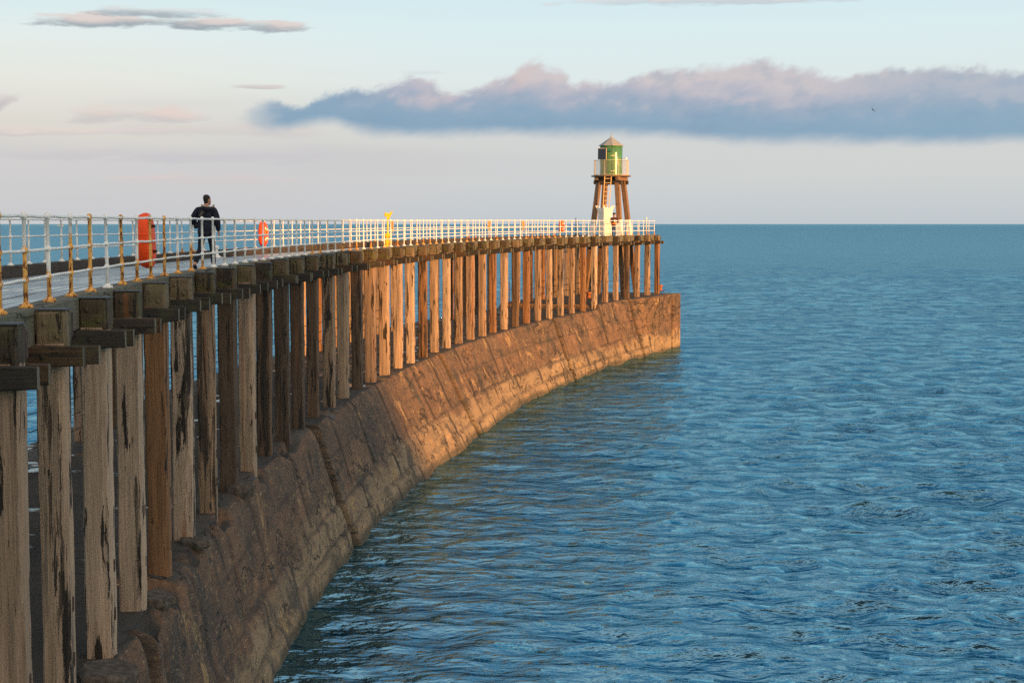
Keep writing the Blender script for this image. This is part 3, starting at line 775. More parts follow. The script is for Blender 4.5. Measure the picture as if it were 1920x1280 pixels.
# solar panel on a bracket
px_, py_ = xq(474), -RD*.86-.22
M = Matrix.Rotation(R(-14), 3, 'Z')@Matrix.Rotation(R(-3), 3, 'X')
mb = MB(); mb.box((0,0,0), (15.2*u, .06, 20*u), M, bev=.008); spn = mb.build('solar_panel', 'panel_navy', bt, (px_, py_, zq(322)))
mb = MB(); mb.box(M@Vector((7.7*u+.012, .02, 0)), (.022, .12, 20.6*u), M); mb.box(M@Vector((0, .02, 10.3*u)), (15.2*u, .10, .022), M); mb.build('panel_frame', 'pale_edge', spn)
mb = MB(); mb.tube([(px_, py_+.03, zq(330)), (px_+.12, -RD*.75, zq(330))], .03, 8); mb.build('bracket', 'iron_rust', bt)
a = vd+math.asin(min(.999, xq(732)/1.22*1.0)); mb = MB(); mb.lathe([(.05,0),(.05,.05),(.075,.06),(.075,.16),(.03,.19)], 12, (1.2*math.cos(a), 1.2*math.sin(a), Zf+1.07)); mb.build('marker_lamp', 'tape_white', bt)
# ladder
yl0, yl1 = -1.30, -1.52
mb = MB(); top = (xq(500), xq(568)); bot = (xq(466), xq(520))
A = [Vector((top[0], yl0, Zt)), Vector((top[1], yl0, Zt))]; B = [Vector((bot[0], yl1, .05)), Vector((bot[1], yl1, .05))]
for i in (0, 1): mb.tube([B[i], A[i]], .038, 4, square=True)
lad = mb.build('ladder', 'ladder_paint', bt)
for i in range(14):
    t = (i+.5)/14; mb = MB(); mb.tube([B[0].lerp(A[0], t), B[1].lerp(A[1], t)], .02, 6); mb.build('rung', 'ladder_paint', lad)

# white boarded enclosure round the ladder foot
ex, ey = xq(503), -1.62
en = empty('boarded_enclosure', TP+Vector((ex, ey, 0)))
tag(en, 'white boarded ladder guard with flared pointed top corners at the foot of the beacon tower', 'enclosure')
Me = Matrix.Rotation(R(30), 3, 'Z'); eh = 2.0+Hd
wA, wB = .66, .72
for nm, cx, cy, w, ax in (('front_panel', 0, -wB/2, wA, 0), ('side_panel', wA/2, 0, wB, 1), ('side_panel', -wA/2, 0, wB, 1)):
    mb = MB(); nb = 7
    for i in range(nb):
        t = (i+.5)/nb-.5; h = eh+random.uniform(-.02, .02)-(.10 if abs(t) < .36 else 0)
        c = Vector((cx+(t*w if ax == 0 else 0), cy+(t*w if ax else 0), h/2))
        sz = (w/nb-.012, .035, h) if ax == 0 else (.035, w/nb-.012, h)
        mb.box(Me@c, sz, Me)
    for z in (.3, 1.1, eh-.22):
        c = Vector((cx+(0 if ax == 0 else math.copysign(.03, cx)*-1), cy+(.03 if ax == 0 else 0), z))
        mb.box(Me@c, (w, .03, .09) if ax == 0 else (.03, w, .09), Me)
    mb.build(nm, 'beacon_white', en)
for sx, sy in ((-1,-1),(1,-1),(1,1),(-1,1)):
    mb = MB(); d = Vector((sx, sy, 0)).normalized()
    c0 = Vector((sx*wA/2, sy*wB/2, 0)); t = d.cross(Vector((0,0,1)))*.02
    pr = [(0, eh-.55), (.05, eh-.25), (.20, eh+.0), (.24, eh+.06), (-.02, eh+.04)]
    mb.rings([[Me@(c0+d*a+Vector((0,0,z))+t*k) for a, z in pr] for k in (-1, 1)])
    mb.build('flared_corner', 'beacon_white', en)

# ------------------------------------------------------------------ people
def skin_mesh(name, joints, edges, mat, sub=2, root=0):
    names = list(joints); me = bpy.data.meshes.new(name)
    me.from_pydata([joints[k][0] for k in names], [(names.index(a), names.index(b)) for a, b in edges], [])
    o = bpy.data.objects.new(name, me); COL.objects.link(o)
    md = o.modifiers.new('skin', 'SKIN'); md.use_smooth_shade = True; md.branch_smoothing = .6
    for i, k in enumerate(names):
        r = joints[k][1]; r = r if isinstance(r, tuple) else (r, r)
        me.skin_vertices[0].data[i].radius = r; me.skin_vertices[0].data[i].use_root = (i == root)
    sb = o.modifiers.new('sub', 'SUBSURF'); sb.levels = sb.render_levels = sub
    dg = bpy.context.evaluated_depsgraph_get(); dg.update()
    m2 = bpy.data.meshes.new_from_object(o.evaluated_get(dg)); bpy.data.objects.remove(o)
    m2.name = name; m2.materials.clear(); m2.materials.append(MAT[mat])
    m2.polygons.foreach_set('use_smooth', [True]*len(m2.polygons))
    return m2
V3 = lambda *a: Vector(a)
def hand(J, E, key, wrist, direc, palm_n, thumb_side):
    """palm, four unequal bent fingers and a side thumb, grown as chains of the body"""
    d = Vector(direc).normalized(); nn = Vector(palm_n).normalized(); sd = d.cross(nn).normalized()
    J[key+'palm'] = (wrist+d*.055, (.036, .02)); E.append((key+'wrist', key+'palm'))
    for i, (l, o) in enumerate(((.072,-.030),(.082,-.010),(.076,.011),(.060,.031))):
        b = wrist+d*.10+sd*o; m = b+d*l*.5+nn*l*.12; t = m+d*l*.42+nn*l*.32
        for kk, p, r in ((f'{key}f{i}a', b, .0095), (f'{key}f{i}b', m, .0085), (f'{key}f{i}c', t, .0075)): J[kk] = (p, r)
        E += [(key+'palm', f'{key}f{i}a'), (f'{key}f{i}a', f'{key}f{i}b'), (f'{key}f{i}b', f'{key}f{i}c')]
    b = wrist+d*.05+sd*thumb_side*.04; t = b+d*.045+sd*thumb_side*.022+nn*.012
    J[key+'tb'] = (b, .011); J[key+'tc'] = (t, .009); E += [(key+'palm', key+'tb'), (key+'tb', key+'tc')]
def person(label, loc, rotz, H, pose, mats, hood=None):
    """pose in metres for a 1.80 m figure facing +Y; x to its right"""
    k = H/1.80; g = empty('person', loc, rotz); tag(g, label, 'person'); g.scale = (k, k, k)
    p = pose; J = {}; E = []
    J['pelvis'] = (p['pelvis'], (.15, .11)); J['waist'] = (p['waist'], (.14, .10)); J['chest'] = (p['chest'], (.165, .12))
    J['neckb'] = (p['neck'], .066); J['neck'] = (p['neck']+V3(0, .01, .07), .062)
    E += [('pelvis','waist'), ('waist','chest'), ('chest','neckb'), ('neckb','neck')]
    hd_ = p['head']; f = Vector(p['face']).normalized(); sd = f.cross(V3(0,0,1)).normalized()
    J['nape'] = (hd_+V3(0,0,-.06)-f*.01, .058)
    E += [('neck','nape')]
    for s, q in ((-1, 'l'), (1, 'r')):
        a = p[q+'arm']; J[q+'sh'] = (a[0], .062); J[q+'el'] = (a[1], .046); J[q+'wrist'] = (a[2], .030)
        E += [('chest', q+'sh'), (q+'sh', q+'el'), (q+'el', q+'wrist')]
        hand(J, E, q, a[2], a[3], a[4], a[5])
        l = p[q+'leg']; J[q+'hip'] = (l[0], .092); J[q+'kn'] = (l[1], .062); J[q+'an'] = (l[2], .042)
        J[q+'heel'] = (l[2]+V3(0,0,-.05)-Vector(l[3])*.03, .04); J[q+'toe'] = (l[2]+V3(0,0,-.06)+Vector(l[3])*.15, (.042, .03))
        E += [('pelvis', q+'hip'), (q+'hip', q+'kn'), (q+'kn', q+'an'), (q+'an', q+'heel'), (q+'heel', q+'toe')]
    me = skin_mesh('body', J, E, 'skin'); mb = MB()
    prof = [(-.122,.022,.030,.055), (-.112,.042,.046,.048), (-.09,.060,.070,.026), (-.05,.068,.086,.008), (0,.074,.096,.0), (.05,.074,.096,-.004), (.085,.060,.078,-.008), (.108,.036,.048,-.010), (.117,.012,.016,-.010)]
    hp = lambda a, zz, wx, wy, fy: hd_+sd*(math.cos(a)*wx)+f*(math.sin(a)*wy+fy)+V3(0,0,zz)
    mb.rings([[hp(2*math.pi*k/20, *r) for k in range(20)] for r in prof])
    mb.rings([[hd_+f*y+sd*x+V3(0,0,z) for x, y in ((-w,.085),(w,.085),(w*.7,.085+d),(-w*.7,.085+d))] for z, w, d in ((-.052,.018,.012), (-.042,.019,.036), (-.01,.010,.020), (.02,.007,.010))])      # nose
    mb.rings([[hd_+f*y+sd*x+V3(0,0,z) for x, y in ((-w,.07),(w,.07),(w*.8,.07+d),(-w*.8,.07+d))] for z, w, d in ((-.082,.024,.024), (-.076,.026,.032), (-.070,.024,.026))])   # lips
    for s in (-1, 1):
        mb.rings([[hd_+sd*s*x+f*(y*k)+V3(0,0,z*k-.012) for y, z in ((-.02,-.03),(.008,-.032),(.016,.0),(.012,.03),(-.012,.032),(-.024,.004))] for x, k in ((.066,.8),(.084,1.0),(.09,.9))])
    b0 = len(me.vertices); vs = [tuple(v.co) for v in me.vertices]+mb.v; fs = [tuple(q.vertices) for q in me.polygons]+[tuple(b0+i for i in q) for q in mb.f]
    m2 = bpy.data.meshes.new('body'); m2.from_pydata(vs, [], fs)
    o = bpy.data.objects.new('body', m2); COL.objects.link(o); rm = o.modifiers.new('r', 'REMESH'); rm.mode = 'VOXEL'; rm.voxel_size = .0075; rm.use_smooth_shade = True
    dg = bpy.context.evaluated_depsgraph_get(); dg.update(); m3 = bpy.data.meshes.new_from_object(o.evaluated_get(dg)); bpy.data.objects.remove(o)
    m3.name = 'body'; m3.materials.clear(); m3.materials.append(MAT['skin']); link('body', m3, g)
    # jacket with sleeves
    C = {'hem': (p['pelvis']+V3(0,0,-.10), (.215, .165)), 'hip': (p['pelvis']+V3(0,0,.04), (.21, .16)), 'waist': (p['waist'], (.235, .17)), 'chest': (p['chest'], (.25, .18)), 'yoke': (p['chest']+V3(0,0,.12), (.17, .12)), 'collar': (p['neck']+V3(0,0,.005), .085)}
    CE = [('hem','hip'), ('hip','waist'), ('waist','chest'), ('chest','yoke'), ('yoke','collar')]
    for q in 'lr':
        a = p[q+'arm']; C[q+'s'] = (a[0], .108); C[q+'e'] = (a[1], .09); C[q+'m'] = (a[1].lerp(a[2], .5), .068); C[q+'w'] = (a[1].lerp(a[2], .93), .05)
        CE += [('yoke', q+'s'), (q+'s', q+'e'), (q+'e', q+'m'), (q+'m', q+'w')]
    link('jacket', skin_mesh('jacket', C, CE, mats[0]), g)
    T = {'top': (p['pelvis']+V3(0,0,.02), (.165, .125))}; TE = []
    for q in 'lr':
        l = p[q+'leg']; T[q+'h'] = (l[0]+V3(0,0,-.04), .102); T[q+'t'] = (l[0].lerp(l[1], .55), .088); T[q+'k'] = (l[1], .072); T[q+'c'] = (l[1].lerp(l[2], .4), .070); T[q+'a'] = (l[1].lerp(l[2], .95), .062)
        TE += [('top', q+'h'), (q+'h', q+'t'), (q+'t', q+'k'), (q+'k', q+'c'), (q+'c', q+'a')]
    link('trousers', skin_mesh('trousers', T, TE, mats[1]), g)
    for q in 'lr':
        l = p[q+'leg']; d = Vector(l[3])
        Sh = {'a': (l[2]+V3(0,0,-.005), .054), 'h': (l[2]+V3(0,0,-.05)-d*.045, (.05,.045)), 'b': (l[2]+V3(0,0,-.06)+d*.08, (.054,.038)), 't': (l[2]+V3(0,0,-.068)+d*.175, (.048,.030))}
        link('shoe', skin_mesh('shoe', Sh, [('a','h'), ('h','b'), ('b','t')], 'shoe'), g)
    mb = MB(); rs = []
    for zz, wx, wy, fy in ((-.10,.050,.058,-.02), (-.075,.064,.078,-.004), (-.04,.072,.094,.0), (0,.079,.102,-.002), (.05,.080,.102,-.006), (.088,.066,.085,-.010), (.113,.040,.052,-.012), (.124,.012,.016,-.012)):
        ring = []
        for k in range(28):
            an = 2*math.pi*k/28; sn = math.sin(an)
            cut = 1.0 if zz > .055 else (1.0 if sn < .28 and not (zz < -.03 and sn > -.35) else .86)
            ring.append(hp(an, zz, wx*cut, wy*cut, fy))
        rs.append(ring)
    mb.rings(rs); mb.build('hair', mats[2], g, smooth=True)
    return g
S_1 = s_of(388, -1.45)
z1_ = zs(S_1)-.24
pose = dict(pelvis=V3(.0,0,.93), waist=V3(.0,.0,1.10), chest=V3(-.01,.03,1.31), neck=V3(.0,.05,1.49), head=V3(.015,.075,1.665), face=V3(.62,.75,-.12),
    larm=(V3(-.20,.03,1.43), V3(-.34,-.02,1.15), V3(-.24,.20,1.06), V3(.5,.85,.05), V3(.6,-.3,-.5), 1),
    rarm=(V3(.19,.03,1.43), V3(.275,-.03,1.14), V3(.30,.03,.88), V3(.02,.2,-1), V3(-1,0,0), -1),
    lleg=(V3(-.10,0,.90), V3(-.15,.04,.50), V3(-.24,-.20,.115), V3(-.12,.95,-.18)),
    rleg=(V3(.10,0,.90), V3(.115,.14,.49), V3(.125,.20,.085), V3(.08,1,0)))
pr = person('man in a dark navy coat with a fur-lined hood walking away along the pier', P(S_1, -1.45, z1_+.012), R(-2), 1.86, pose, ('jacket', 'trousers', 'hair'))
FU = {'a': (V3(-.10,.03,1.535), .028), 'b': (V3(-.085,-.05,1.525), .034), 'c': (V3(.0,-.085,1.495), .036), 'd': (V3(.09,-.06,1.46), .034), 'e': (V3(.145,.0,1.47), .036), 'f': (V3(.185,.03,1.525), .028), 'g': (V3(.20,.04,1.55), .018)}
link('fur_trim', skin_mesh('fur_trim', FU, [('a','b'), ('b','c'), ('c','d'), ('d','e'), ('e','f'), ('f','g')], 'fur', 1), pr)
HO = {'a': (V3(-.09,-.06,1.49), .05), 'b': (V3(.0,-.12,1.43), .075), 'c': (V3(.10,-.10,1.43), .06), 'd': (V3(.15,-.03,1.46), .04)}
link('hood', skin_mesh('hood', HO, [('a','b'), ('b','c'), ('c','d')], 'jacket', 1), pr)
mb = MB(); mb.box((0,0,0), (.075,.012,.15), Matrix.Rotation(R(28), 3, 'Y'), bev=.004); mb.build('back_badge', 'viewer_dark', pr, (-.075, -.145, 1.33))
CBAG = {'a': (V3(-.24,.02,.96), (.05,.10)), 'b': (V3(-.25,.03,1.06), (.06,.11)), 'c': (V3(-.24,.03,1.13), (.05,.09))}
link('shoulder_bag', skin_mesh('shoulder_bag', CBAG, [('a','b'), ('b','c')], 'shoe', 1), pr)
mb = MB(); mb.tube([(-.33,-.03,1.09), (-.35,-.05,.98), (-.36,-.05,.86), (-.37,-.05,.79)], .012, 6); mb.tube([(-.12,-.14,1.40), (-.2,-.12,1.2), (-.26,-.02,1.08)], .013, 6); mb.tube([(-.36,-.05,1.06), (-.30,.0,1.09), (-.24,.0,1.1)], .014, 6)
mb.build('bag_strap', 'shoe', pr)

S_2 = s_of(1151, -.95)
pose2 = dict(pelvis=V3(.0,0,.93), waist=V3(.0,.0,1.10), chest=V3(.0,.01,1.31), neck=V3(.0,.02,1.49), head=V3(.0,.045,1.655), face=V3(.05,1,-.25),
    larm=(V3(-.19,.0,1.43), V3(-.27,.03,1.16), V3(-.08,.27,1.18), V3(.9,.4,.1), V3(0,-.4,.6), 1),
    rarm=(V3(.19,.0,1.43), V3(.27,.03,1.16), V3(.08,.27,1.20), V3(-.9,.4,.1), V3(0,-.4,.6), -1),
    lleg=(V3(-.09,0,.90), V3(-.10,.03,.49), V3(-.11,-.01,.085), V3(-.15,1,0)),
    rleg=(V3(.09,0,.90), V3(.10,.03,.49), V3(.11,-.01,.085), V3(.15,1,0)))
p2 = person('small figure in maroon jacket, blue jeans and black cap standing beside the beacon tower', P(S_2, -.95, zs(S_2)-.24+.012), R(184), 1.76, pose2, ('jacket_maroon', 'jeans', 'hair'))
mb = MB(); mb.lathe([(.102,1.69),(.104,1.74),(.08,1.80),(.03,1.82)], 16, (0,.035,0)); mb.box((0,.15,1.70), (.13,.10,.015), bev=.004); mb.build('cap', 'shoe', p2)
CB_ = {'a': (V3(0,.0,1.03), (.205,.155)), 'b': (V3(0,0,1.08), (.207,.157))}
mb = MB(); mb.lathe([(.205,1.0),(.212,1.02),(.212,1.09),(.205,1.11)], 20, M=Matrix.Diagonal((1,.78,1))); mb.build('bright_waistband', 'hiviz', p2)
mb = MB(); mb.box((0,0,0), (.09,.02,.15), Matrix.Rotation(R(20), 3, 'X'), bev=.006); mb.build('handset', 'tape_white', p2, (0,.33,1.24))

# ------------------------------------------------------------------ lifebuoy housings
def capsule(w, h, n=32, e=2.25):
    r = []
    for i in range(n):
        a = 2*math.pi*i/n; c, s = math.cos(a), math.sin(a)
        r.append((math.copysign(abs(c)**(2/e), c)*w/2, math.copysign(abs(s)**(2/e), s)*h/2))
    return r
def housing(px, off, face, label, zmid, w=.62, h=.93, ring_label=None, tilt=0.0):
    s = s_of(px, off); sgn = face          # face = direction of the open front, +1 to the water on the right
    g = empty('lifebuoy_housing', P(s, off, zs(s)+zmid-h/2), yaw(s)); tag(g, label, 'lifebuoy housing', 'lifebuoy housings hung on the pier railings')
    g.rotation_euler.y = tilt
    mb = MB(); rs = []
    for x, k in ((.0, .86), (.02, .95), (.07, 1.0), (.13, .985), (.19, .93), (.225, .84), (.235, .74)):
        rs.append([Vector((sgn*x, a*k, b*k+h/2)) for a, b in capsule(w, h)])
    # front: recessed opening
    rs.append([Vector((sgn*.235, a*.68, b*.66+h/2)) for a, b in capsule(w, h)])
    rs.append([Vector((sgn*.10, a*.64, b*.62+h/2)) for a, b in capsule(w, h)])
    mb.rings(rs); sh = mb.build('shell', 'buoy_orange', g, smooth=True)
    mb = MB()                                          # moulded band round the waist
    for zz, ss in ((.50, .02), (.60, .012)):
        pts = []
        for x, k in ((.0, .87), (.02, .955), (.07, 1.005), (.13, .99), (.19, .935), (.23, .85)): pts.append((x, k))
        for sy in (-1, 1): mb.tube([Vector((sgn*x, sy*w/2*k*.995, zz*h)) for x, k in pts], ss*.6, 6)
    mb.build('moulded_rib', 'buoy_orange', sh)
    mb = MB(); mb.tube([Vector((sgn*.23, a*.63, b*.60+h/2)) for a, b in capsule(w, h)+capsule(w, h)[:1]], .012, 6); mb.build('grab_line', 'dark_slot', g)
    for zz in (.3, .75):
        mb = MB(); mb.box((-sgn*.03, 0, zz*h), (.06, .08, .05), bev=.006); mb.build('hook_bracket', 'iron_rust', g)
    if ring_label:
        rg = empty('lifebuoy', P(s, off, zs(s)+zmid)+frame(s)[2]*sgn*.20, yaw(s)); tag(rg, ring_label, 'lifebuoy')
        mb = MB(); rs = []
        for i in range(37):
            a = 2*math.pi*i/36; c = Vector((0, math.cos(a)*.185, math.sin(a)*.27)); rd = Vector((0, math.cos(a), math.sin(a)))
            rs.append([c+rd*.062*math.cos(b)+Vector((.062*math.sin(b), 0, 0)) for b in np.linspace(0, 2*math.pi, 11)[:-1]])
        mb.rings(rs, caps=False); mb.build('ring', 'buoy_ring', rg, smooth=True)
        for a in (45, 135, 225, 315):
            mb = MB(); rs = []
            for t in (-9, -3, 3, 9):
                b_ = R(a+t); c = Vector((0, math.cos(b_)*.185, math.sin(b_)*.27)); rd = Vector((0, math.cos(b_), math.sin(b_)))
                rs.append([c+rd*.066*math.cos(b)+Vector((.066*math.sin(b), 0, 0)) for b in np.linspace(0, 2*math.pi, 11)[:-1]])
            mb.rings(rs); mb.build('reflective_tape', 'tape_white', rg, smooth=True)
housing(290, -.06, -1, 'large orange lifebuoy housing on the inside of the rust-stained near railing', .625, w=.74, h=.94, tilt=R(-3))
housing(489, -W+.05, 1, 'orange lifebuoy housing on the far railing just past the walking man', .50, h=.93, w=.62, ring_label='orange lifebuoy with white tape in the housing past the walking man')
housing(1050, -W+.05, 1, 'small distant orange lifebuoy housing on the far railing nearest the beacon tower', .62, h=.9, w=.66, ring_label='distant orange lifebuoy in the housing nearest the beacon tower')

# ------------------------------------------------------------------ yellow viewer
s = s_of(727.5, -3.3); g = empty('pedestal_viewer', P(s, -3.3, zs(s)-.24), R(0)); tag(g, 'bright yellow pedestal viewer with a slanted head standing on the pier deck', 'viewer')
uv_ = P(s, -3.3).y/F; hh = 1.62
mb = MB(); mb.box((0,0,.32), (.36,.34,.64), bev=.02); mb.build('base_box', 'viewer_yellow', g)
mb = MB(); mb.box((-.085,-.175,.36), (.02,.012,.5)); mb.box((.085,-.175,.30), (.012,.012,.42)); mb.build('base_panel_seam', 'viewer_dark', g)
mb = MB(); mb.lathe([(.06,.64),(.05,.72),(.045,1.2),(.06,1.26)], 14); mb.build('column', 'viewer_yellow', g)
mb = MB(); mb.rings([[Vector((x, y, z)) for x, z in ((-.05,1.25),(.06,1.25),(.12,1.42),(.24,1.66),(.15,1.66),(.10,1.58),(.04,1.56),(-.02,1.42))] for y in (-.10, .10)]); hdv = mb.build('head', 'viewer_yellow', g)
mb = MB(); mb.box((-.06,0,1.51), (.17,.22,.18), bev=.02); mb.build('eyepiece_box', 'viewer_yellow', hdv)

# ------------------------------------------------------------------ boards, poles, bollards, ladders, cables
for px, lab in ((735.5, 'brown notice board on the far railing just behind the yellow viewer'), (917, 'brown notice board on the far railing midway between the yellow viewer and the beacon tower'), (981, 'brown notice board on the far railing closer to the beacon tower')):
    s = s_of(px, -W+.06); g = empty('notice_board', P(s, -W+.06, zs(s)), yaw(s)); tag(g, lab, 'notice board', 'brown notice boards on the far railing')
    mb = MB(); mb.box((0,0,.70), (.03,.42,.56), bev=.005); mb.build('board', 'board_brown', g)
    mb = MB()
    for zz in (.42, .98): mb.box((.0,0,zz), (.045,.45,.03))
    for yy in (-.22, .22): mb.box((.0,yy,.70), (.045,.03,.53))
    mb.build('frame', 'pale_edge', g)
s = s_of(388.5, -W); g = empty('deck_bollard', P(s, -W+.30, zs(s)-.24), yaw(s)); tag(g, 'squat white fairlead beside the far kerb seen between the legs of the walking man', 'bollard')
mb = MB(); mb.lathe([(.17,0),(.17,.05),(.10,.10),(.075,.28),(.12,.34),(.10,.40),(.04,.42)], 18); mb.build('body', 'tape_white', g, smooth=True)
mb = MB(); mb.box((0,0,.012), (.46,.46,.025), bev=.008); mb.build('base_plate', 'tape_white', g)
s = s_of(1068, -W-.05); zt = zs(s)+1.15; zb = zc(s)
g = empty('standpipe', P(s, -W+.40, zb), 0); tag(g, 'thin black pipe rising from the breakwater past the deck left of the beacon tower', 'pipe')
mb = MB(); mb.lathe([(.075,0),(.075,4.35)], 12); mb.build('pipe', 'pole_dark', g)
mb = MB(); mb.lathe([(.03,4.35),(.025,zt-zb),(.04,zt-zb+.05)], 10); mb.build('upper_rod', 'pole_dark', g)
mb = MB(); mb.lathe([(.17,0),(.17,.03),(.09,.05)], 12); mb.build('foot_flange', 'iron_rust', g)
s = s_of(1211, -.7); g = empty('flag_pole', P(s, -.7, zs(s)-.24)); tag(g, 'short white pole with rust patches standing inside the railing at the pier end', 'pole')
mb = MB(); mb.lathe([(.05,0),(.05,1.40),(.06,1.41),(.06,1.48),(.02,1.50)], 12); o = mb.build('shaft', 'rail_paint', g, smooth=True); o.color = (.55,0,0,1)
mb = MB(); mb.lathe([(.12,0.001),(.12,.03),(.06,.06)], 12); mb.build('base_flange', 'rail_paint', g)
for px, off, lab in ((1082, -5.2, 'rusty mooring bollard on the breakwater left of the beacon tower legs'), (1238, -1.0, 'rusty mooring bollard on the breakwater at the seaward end'), (1104, -2.2, 'rusty mooring bollard close beside the nearest beacon tower leg')):
    s = s_of(px, off); g = empty('mooring_bollard', P(s, off, zc(s)+.0)); tag(g, lab, 'mooring bollard', 'rusty bollards on the breakwater')
    mb = MB(); mb.lathe([(.20,0),(.17,.06),(.13,.12),(.12,.28),(.20,.34),(.20,.42),(.10,.46)], 18); mb.build('post', 'rust_orange', g, smooth=True)
    mb = MB(); mb.box((0,0,.02), (.6,.6,.05), bev=.01); mb.build('base_plate', 'iron_rust', g)
for px, lab in ((848, 'rusty iron ladder on a far pile opposite the middle of the pier'), (955, 'rusty iron ladder on a far pile closer to the beacon tower')):
    s = s_of(px, -W-.55); g = empty('quay_ladder', P(s, -W-.62, zc(s)), yaw(s)); tag(g, lab, 'ladder', 'rusty ladders on the far piles')
    mb = MB()
    for y in (-.2, .2): mb.box((0,y,.85), (.03,.05,1.7))
    mb.build('stile', 'rust_orange', g)
    for i in range(6): mb = MB(); mb.tube([(0,-.2,.18+.27*i),(0,.2,.18+.27*i)], .016, 6); mb.build('rung', 'rust_orange', g)
def cables(off, s0, s1, hs_, lab, n_post=2.5):
    sm = (s0+s1)/2; g = empty('cable_fence', P(sm, off, zc(sm))); tag(g, lab, 'cable fence'); o0 = g.location.copy()
    for h in hs_:
        pts = []
        ss = [s for s in S_PILE if s0 <= s <= s1]
        for a, b in zip(ss[:-1], ss[1:]):
            for t in (0, .25, .5, .75):
                s = a+(b-a)*t; pts.append(P(s, off, zc(s)+h-.25*t*(1-t)*.6)-o0)
        mb = MB(); mb.tube(pts, .011, 5); mb.build('cable', 'iron_rust', g)
cables(-W-.10, 8, S_DECK_END, (.45, .85, 1.25), 'sagging rusty cables strung between the far row of piles')
cables(.10, s_of(1100, .3), S_DECK_END, (.55, .95, 1.35), 'thin rusty cables strung between the near piles below the beacon tower')

# ------------------------------------------------------------------ ship and gull
DS = 7000.0
g = empty('cargo_ship', ((115-960)/F*DS, DS, 0), R(6)); tag(g, 'faint grey ship on the horizon at the far left', 'ship')
mb = MB(); mb.rings([[Vector((x, y, z)) for y, z in ((-2.5*w_, 0), (2.5*w_, 0), (3*w_, 3.2), (-3*w_, 3.2))] for x, w_ in ((-14,.8), (-9,1), (8,1), (12,.6), (15,.1))]); mb.build('hull', 'ship_grey', g)
mb = MB(); mb.box((7,0,5.2), (6,4.5,4)); mb.box((8,0,8), (4,3.5,1.8)); mb.build('wheelhouse', 'ship_grey', g)
mb = MB(); mb.tube([(5,0,7), (5,0,12)], .3, 6); mb.tube([(-9,0,3), (-8,0,8)], .3, 6); mb.build('mast', 'ship_grey', g)
DB = 260.0
g = empty('gull', ((1632-960)/F*DB, DB, ZC+(420-209)/F*DB), R(35)); tag(g, 'tiny dark gull gliding in front of the long cloud bank', 'bird')
g.rotation_euler = (R(10), R(38), R(30))
mb = MB(); rs = []
for y, w_ in ((-.25,.02),(-.17,.05),(-.02,.085),(.12,.07),(.19,.045),(.23,.04),(.28,.01)): rs.append([Vector((w_*math.cos(a), y, w_*.85*math.sin(a))) for a in np.linspace(0, 2*math.pi, 11)[:-1]])
mb.rings(rs); mb.build('body', 'feather', g, smooth=True)
for sg in (-1, 1):
    mb = MB(); rs = []
    for x, y, z, c in ((.05,.03,.02,.20),(.22,.09,.10,.17),(.38,.06,.11,.13),(.52,-.03,.07,.07),(.60,-.10,.04,.02)):
        rs.append([Vector((sg*x, y+c*.5, z)), Vector((sg*x, y, z+.018)), Vector((sg*x, y-c*.5, z+.004)), Vector((sg*x, y, z-.006))])
    mb.rings(rs); mb.build('wing', 'feather', g)

# ------------------------------------------------------------------ sun and sky
SUN_AZ, SUN_EL = R(130), R(6.0)            # compass bearing from +Y towards +X
sd = Vector((math.sin(SUN_AZ)*math.cos(SUN_EL), math.cos(SUN_AZ)*math.cos(SUN_EL), math.sin(SUN_EL)))
L = bpy.data.lights.new('sun', 'SUN'); L.energy = 4.3; L.angle = R(.8); L.color = (1.0, .46, .12)
lo = bpy.data.objects.new('sun', L); COL.objects.link(lo); lo.rotation_euler = sd.to_track_quat('Z', 'Y').to_euler(); lo.location = (60, -60, 60)

# unseen headland, shaped to keep the morning sun off the near half of the pier
def headland():
    simple('headland_rock', (.12,.10,.07), .95, .4, .3)
    hx = Vector((sd.x, sd.y, 0)).normalized(); side = Vector((-hx.y, hx.x, 0))   # side: left of the sunward direction
    p0 = Vector((-3.0, 70.0, 0))
    vs, fs = [], []; nu, nv = 70, 14
    for i in range(nu+1):
        t = i/nu
        for j in range(nv+1):
            v = j/nv
            # toe of the cliff on the sunward line through p0, running landwards behind the camera
            w = -t*260.0                              # distance across, away from the lit side
            dep = 210+v*160
            rise = min(1.0, t*16+.02)
            h = 36*rise*min(1, v*20)*(1+.12*float(fbm(np.array(t*6+3), np.array(v*2.0), 3)))
            q = p0+hx*dep+side*(w*1.0)
            q = q+side*(6*float(fbm(np.array(t*9), np.array(v*5+2), 3)))*(1 if t > .05 else 0)
            vs.append((q.x, q.y, max(-1, h-1)))
    for i in range(nu):
        for j in range(nv):
            a = i*(nv+1)+j; fs.append((a, a+1, a+nv+2, a+nv+1))
    me = bpy.data.meshes.new('headland'); me.from_pydata(vs, [], fs); me.materials.append(MAT['headland_rock']); me.update()
    o = link('headland', me); o['kind'] = 'structure'; o['label'] = 'unseen cliff headland added behind the viewpoint to shade the near pier'
HEADLAND_SIDE = 1
headland()

